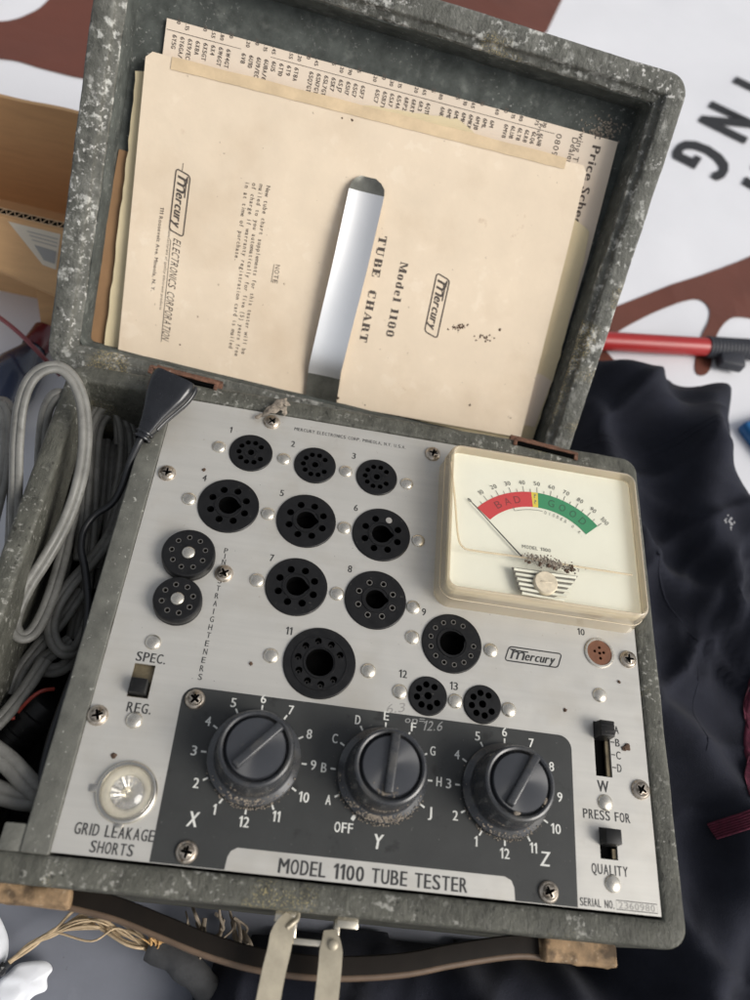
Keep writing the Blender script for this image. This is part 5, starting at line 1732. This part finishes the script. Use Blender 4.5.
# burgundy knit: the ribbed cuff and the patch of lining by the right edge
K0, K1 = on_cloth(712, 834), on_cloth(775, 806)
for k in range(9):
    s_ = k / 8
    if k > 6: continue
    pts = []
    for i in range(15):
        q = K0.lerp(K1, i / 14) + Vector((3.0, -9.0, 0)) * (s_ - 0.5)
        pts.append(Vector((q.x, q.y, jzz(q.x, q.y) + 1.6)))
    sweep(bm, pts, [(0.75 * math.cos(m_ * PI / 4), 1.0 * math.sin(m_ * PI / 4)) for m_ in range(8)])
obj('ribbed_cuff', bm, BURG, jk, smooth=60, mx=offj)
bm = bmesh.new()
pp = smooth_poly([(756, 668), (748, 690), (746, 715), (743, 745), (747, 765), (746, 785), (754, 800), (775, 790), (778, 700)], 4)
pts = [on_cloth(u, v, 1.4) for u, v in pp]
cc = sum(pts, Vector()) / len(pts)
rr_ = [[bm.verts.new((lambda q: (q.x, q.y, jzz(q.x, q.y) + 1.6))(p.lerp(cc, f_))) for p in pts] for f_ in (0, .3, .6, .85)]
for a, b in zip(rr_, rr_[1:]): loop_faces(bm, a, b)
bm.faces.new(rr_[-1])
low = [bm.verts.new(v.co - Vector((0, 0, 2.0))) for v in rr_[0]]
loop_faces(bm, rr_[0], low)
obj('lining_patch', bm, BURG, jk, smooth=0, mx=offj)
bm = bmesh.new(); rnd = random.Random(3)
for k in range(14):
    q = on_cloth(729 + rnd.gauss(0, 2.6), 521 + rnd.gauss(0, 2.6), 0.3)
    blob(bm, q, rnd.uniform(0.6, 1.5), 0.3, 0.7, 1, k)
obj('lint_fleck', bm, mat('pale lint', (0.30, 0.30, 0.31), 0.9), jk, mx=offj)

# ------------------------------------------------------------------ scraps at the right and at the foot
bm = bmesh.new(); base = at(766, 440, -104)
rbox(bm, -12, 30, -24, 20, -8, 4, 4, 3)
bmesh.ops.rotate(bm, verts=bm.verts, matrix=Matrix.Rotation(0.5, 3, 'Z'))
o = obj('blue_plastic_piece', bm, BLUEP, smooth=50); o.location = base * .001
tag(o, 'bright blue plastic piece at the right edge behind the jacket', 'plastic piece')

fw = thing('white_flower', 'white artificial flower with broad petals lying below the front left corner', 'flower', tuple(at(-2, 975, -112)))
base = at(-2, 975, -112)
def petal(pix, lift):
    bm = bmesh.new()
    P = smooth_poly([(at(u, v, -108).x - base.x, at(u, v, -108).y - base.y) for u, v in pix], 6)
    c = Vector((sum(p[0] for p in P) / len(P), sum(p[1] for p in P) / len(P)))
    rings_ = []
    for f_ in (1.0, 0.75, 0.5, 0.25):
        rings_.append([bm.verts.new((c.x + (p[0] - c.x) * f_, c.y + (p[1] - c.y) * f_, lift + 1.6 * (1 - f_ * f_) + 1.1 * noise.noise(Vector((p[0] * f_ * .16, p[1] * f_ * .16, 3))) + 0.0 * math.sin(math.atan2(p[1] - c.y, p[0] - c.x) * 9) * f_)) for p in P])
    for a, b in zip(rings_, rings_[1:]): loop_faces(bm, a, b)
    bm.faces.new(rings_[-1])
    ret = bmesh.ops.extrude_face_region(bm, geom=bm.faces[:])
    for g in ret['geom']:
        if isinstance(g, bmesh.types.BMVert): g.co.z += 0.5
    obj('petal', bm, PETAL, fw, smooth=0)
petal([(8, 972), (20, 963), (44, 961), (52, 969), (47, 978), (46, 990), (34, 996), (22, 1006), (2, 1012), (-8, 990)], 3)
petal([(5, 962), (9, 945), (5, 928), (-8, 908), (-30, 910), (-26, 950), (-8, 968)], 4)
petal([(-4, 985), (-30, 980), (-44, 1000), (-30, 1030), (-6, 1016)], 3.5)
bm = bmesh.new(); q = at(0, 970, -104) - base
blob(bm, q, 3.0, 0.7, 0.5, 2, 3); obj('flower_centre', bm, CORDBLACK, fw)
tw = thing('straw_twine', 'frayed bundle of straw twine lying under the front left corner', 'twine', tuple(at(90, 930, -108)))
base = at(90, 930, -108)
bm = bmesh.new(); rnd = random.Random(21)
for k in range(14):
    o = lambda s_: rnd.gauss(0, s_)
    tube(bm, [at(8 + o(.6), 963 + o(.6), -104) - base, at(30 + o(1), 946 + o(1), -100) - base, at(55 + o(1.5), 932 + o(1.5), -98) - base, at(88 + o(5), 924 + o(8), -96 + o(3)) - base, at(122 + o(5), 933 + o(6.5), -97 + o(3)) - base, at(152 + o(1.5), 948 + o(2), -98) - base], 0.62 * rnd.uniform(0.5, 1.3), 7, 6)
obj('straw_strands', bm, STRAW, tw, smooth=60)
bm = bmesh.new(); tube(bm, [at(-2, 975, -106) - base, at(5, 967, -105) - base, at(10, 962, -104) - base], 1.6, 8, 4); obj('black_tip', bm, CORDBLACK, tw, smooth=60)
bm = bmesh.new()
for k in range(26):
    a = at(154 + rnd.gauss(0, 3), 946 + rnd.gauss(0, 3), -96) - base; b = at(152 + rnd.gauss(2, 6), 936 + rnd.gauss(0, 4), -90 + rnd.gauss(0, 3)) - base
    tube(bm, [a, (a + b) / 2 + Vector((rnd.gauss(0, .8), 0, 1)), b], 0.7, 5, 3, scale=lambda t_: 1.1 - 0.8 * t_)
obj('frayed_tuft', bm, STRAWTIP, tw, smooth=60)
gr_ = thing('grey_strap', 'dirty dark grey rolled strap running down from the straw twine to the bottom edge', 'strap', tuple(at(185, 970, -108)))
base = at(185, 970, -108)
bm = bmesh.new()
tube(bm, [at(152, 946, -100) - base, at(172, 956, -98) - base, at(196, 976, -98) - base, at(222, 1010, -100) - base, at(240, 1040, -102) - base], 6.8, 18, 8, scale=lambda t_: 1 + 0.08 * math.sin(t_ * 20))
for v in bm.verts: v.co += noise.noise_vector(v.co * 0.2) * 0.8
obj('strap_roll', bm, GREYROLL, gr_, smooth=60)
sc_ = thing('dried_stalks', 'grey dried curled stalks in the gap between the case front and the handle', 'stalks', tuple(at(215, 935, -90)))
base = at(215, 935, -90)
bm = bmesh.new(); rnd = random.Random(5)
for k in range(22):
    u, v = rnd.uniform(182, 246), rnd.uniform(912, 945)
    pts = [at(u + dx_ + rnd.gauss(0, 3), v + dy_ + rnd.gauss(0, 3), -100 + rnd.gauss(0, 4)) - base for dx_, dy_ in ((0, -10), (4, 2), (2, 14), (-6, 24))]
    tube(bm, pts, rnd.uniform(0.5, 1.5), 7, 5, scale=lambda t_: 1.1 - 0.7 * abs(t_ - 0.4))
obj('stalk_strands', bm, mat('grey dried stalk', (0.20, 0.165, 0.125), 0.9, var=0.5, vscale=120), sc_, smooth=60)

bpy.context.view_layer.update()
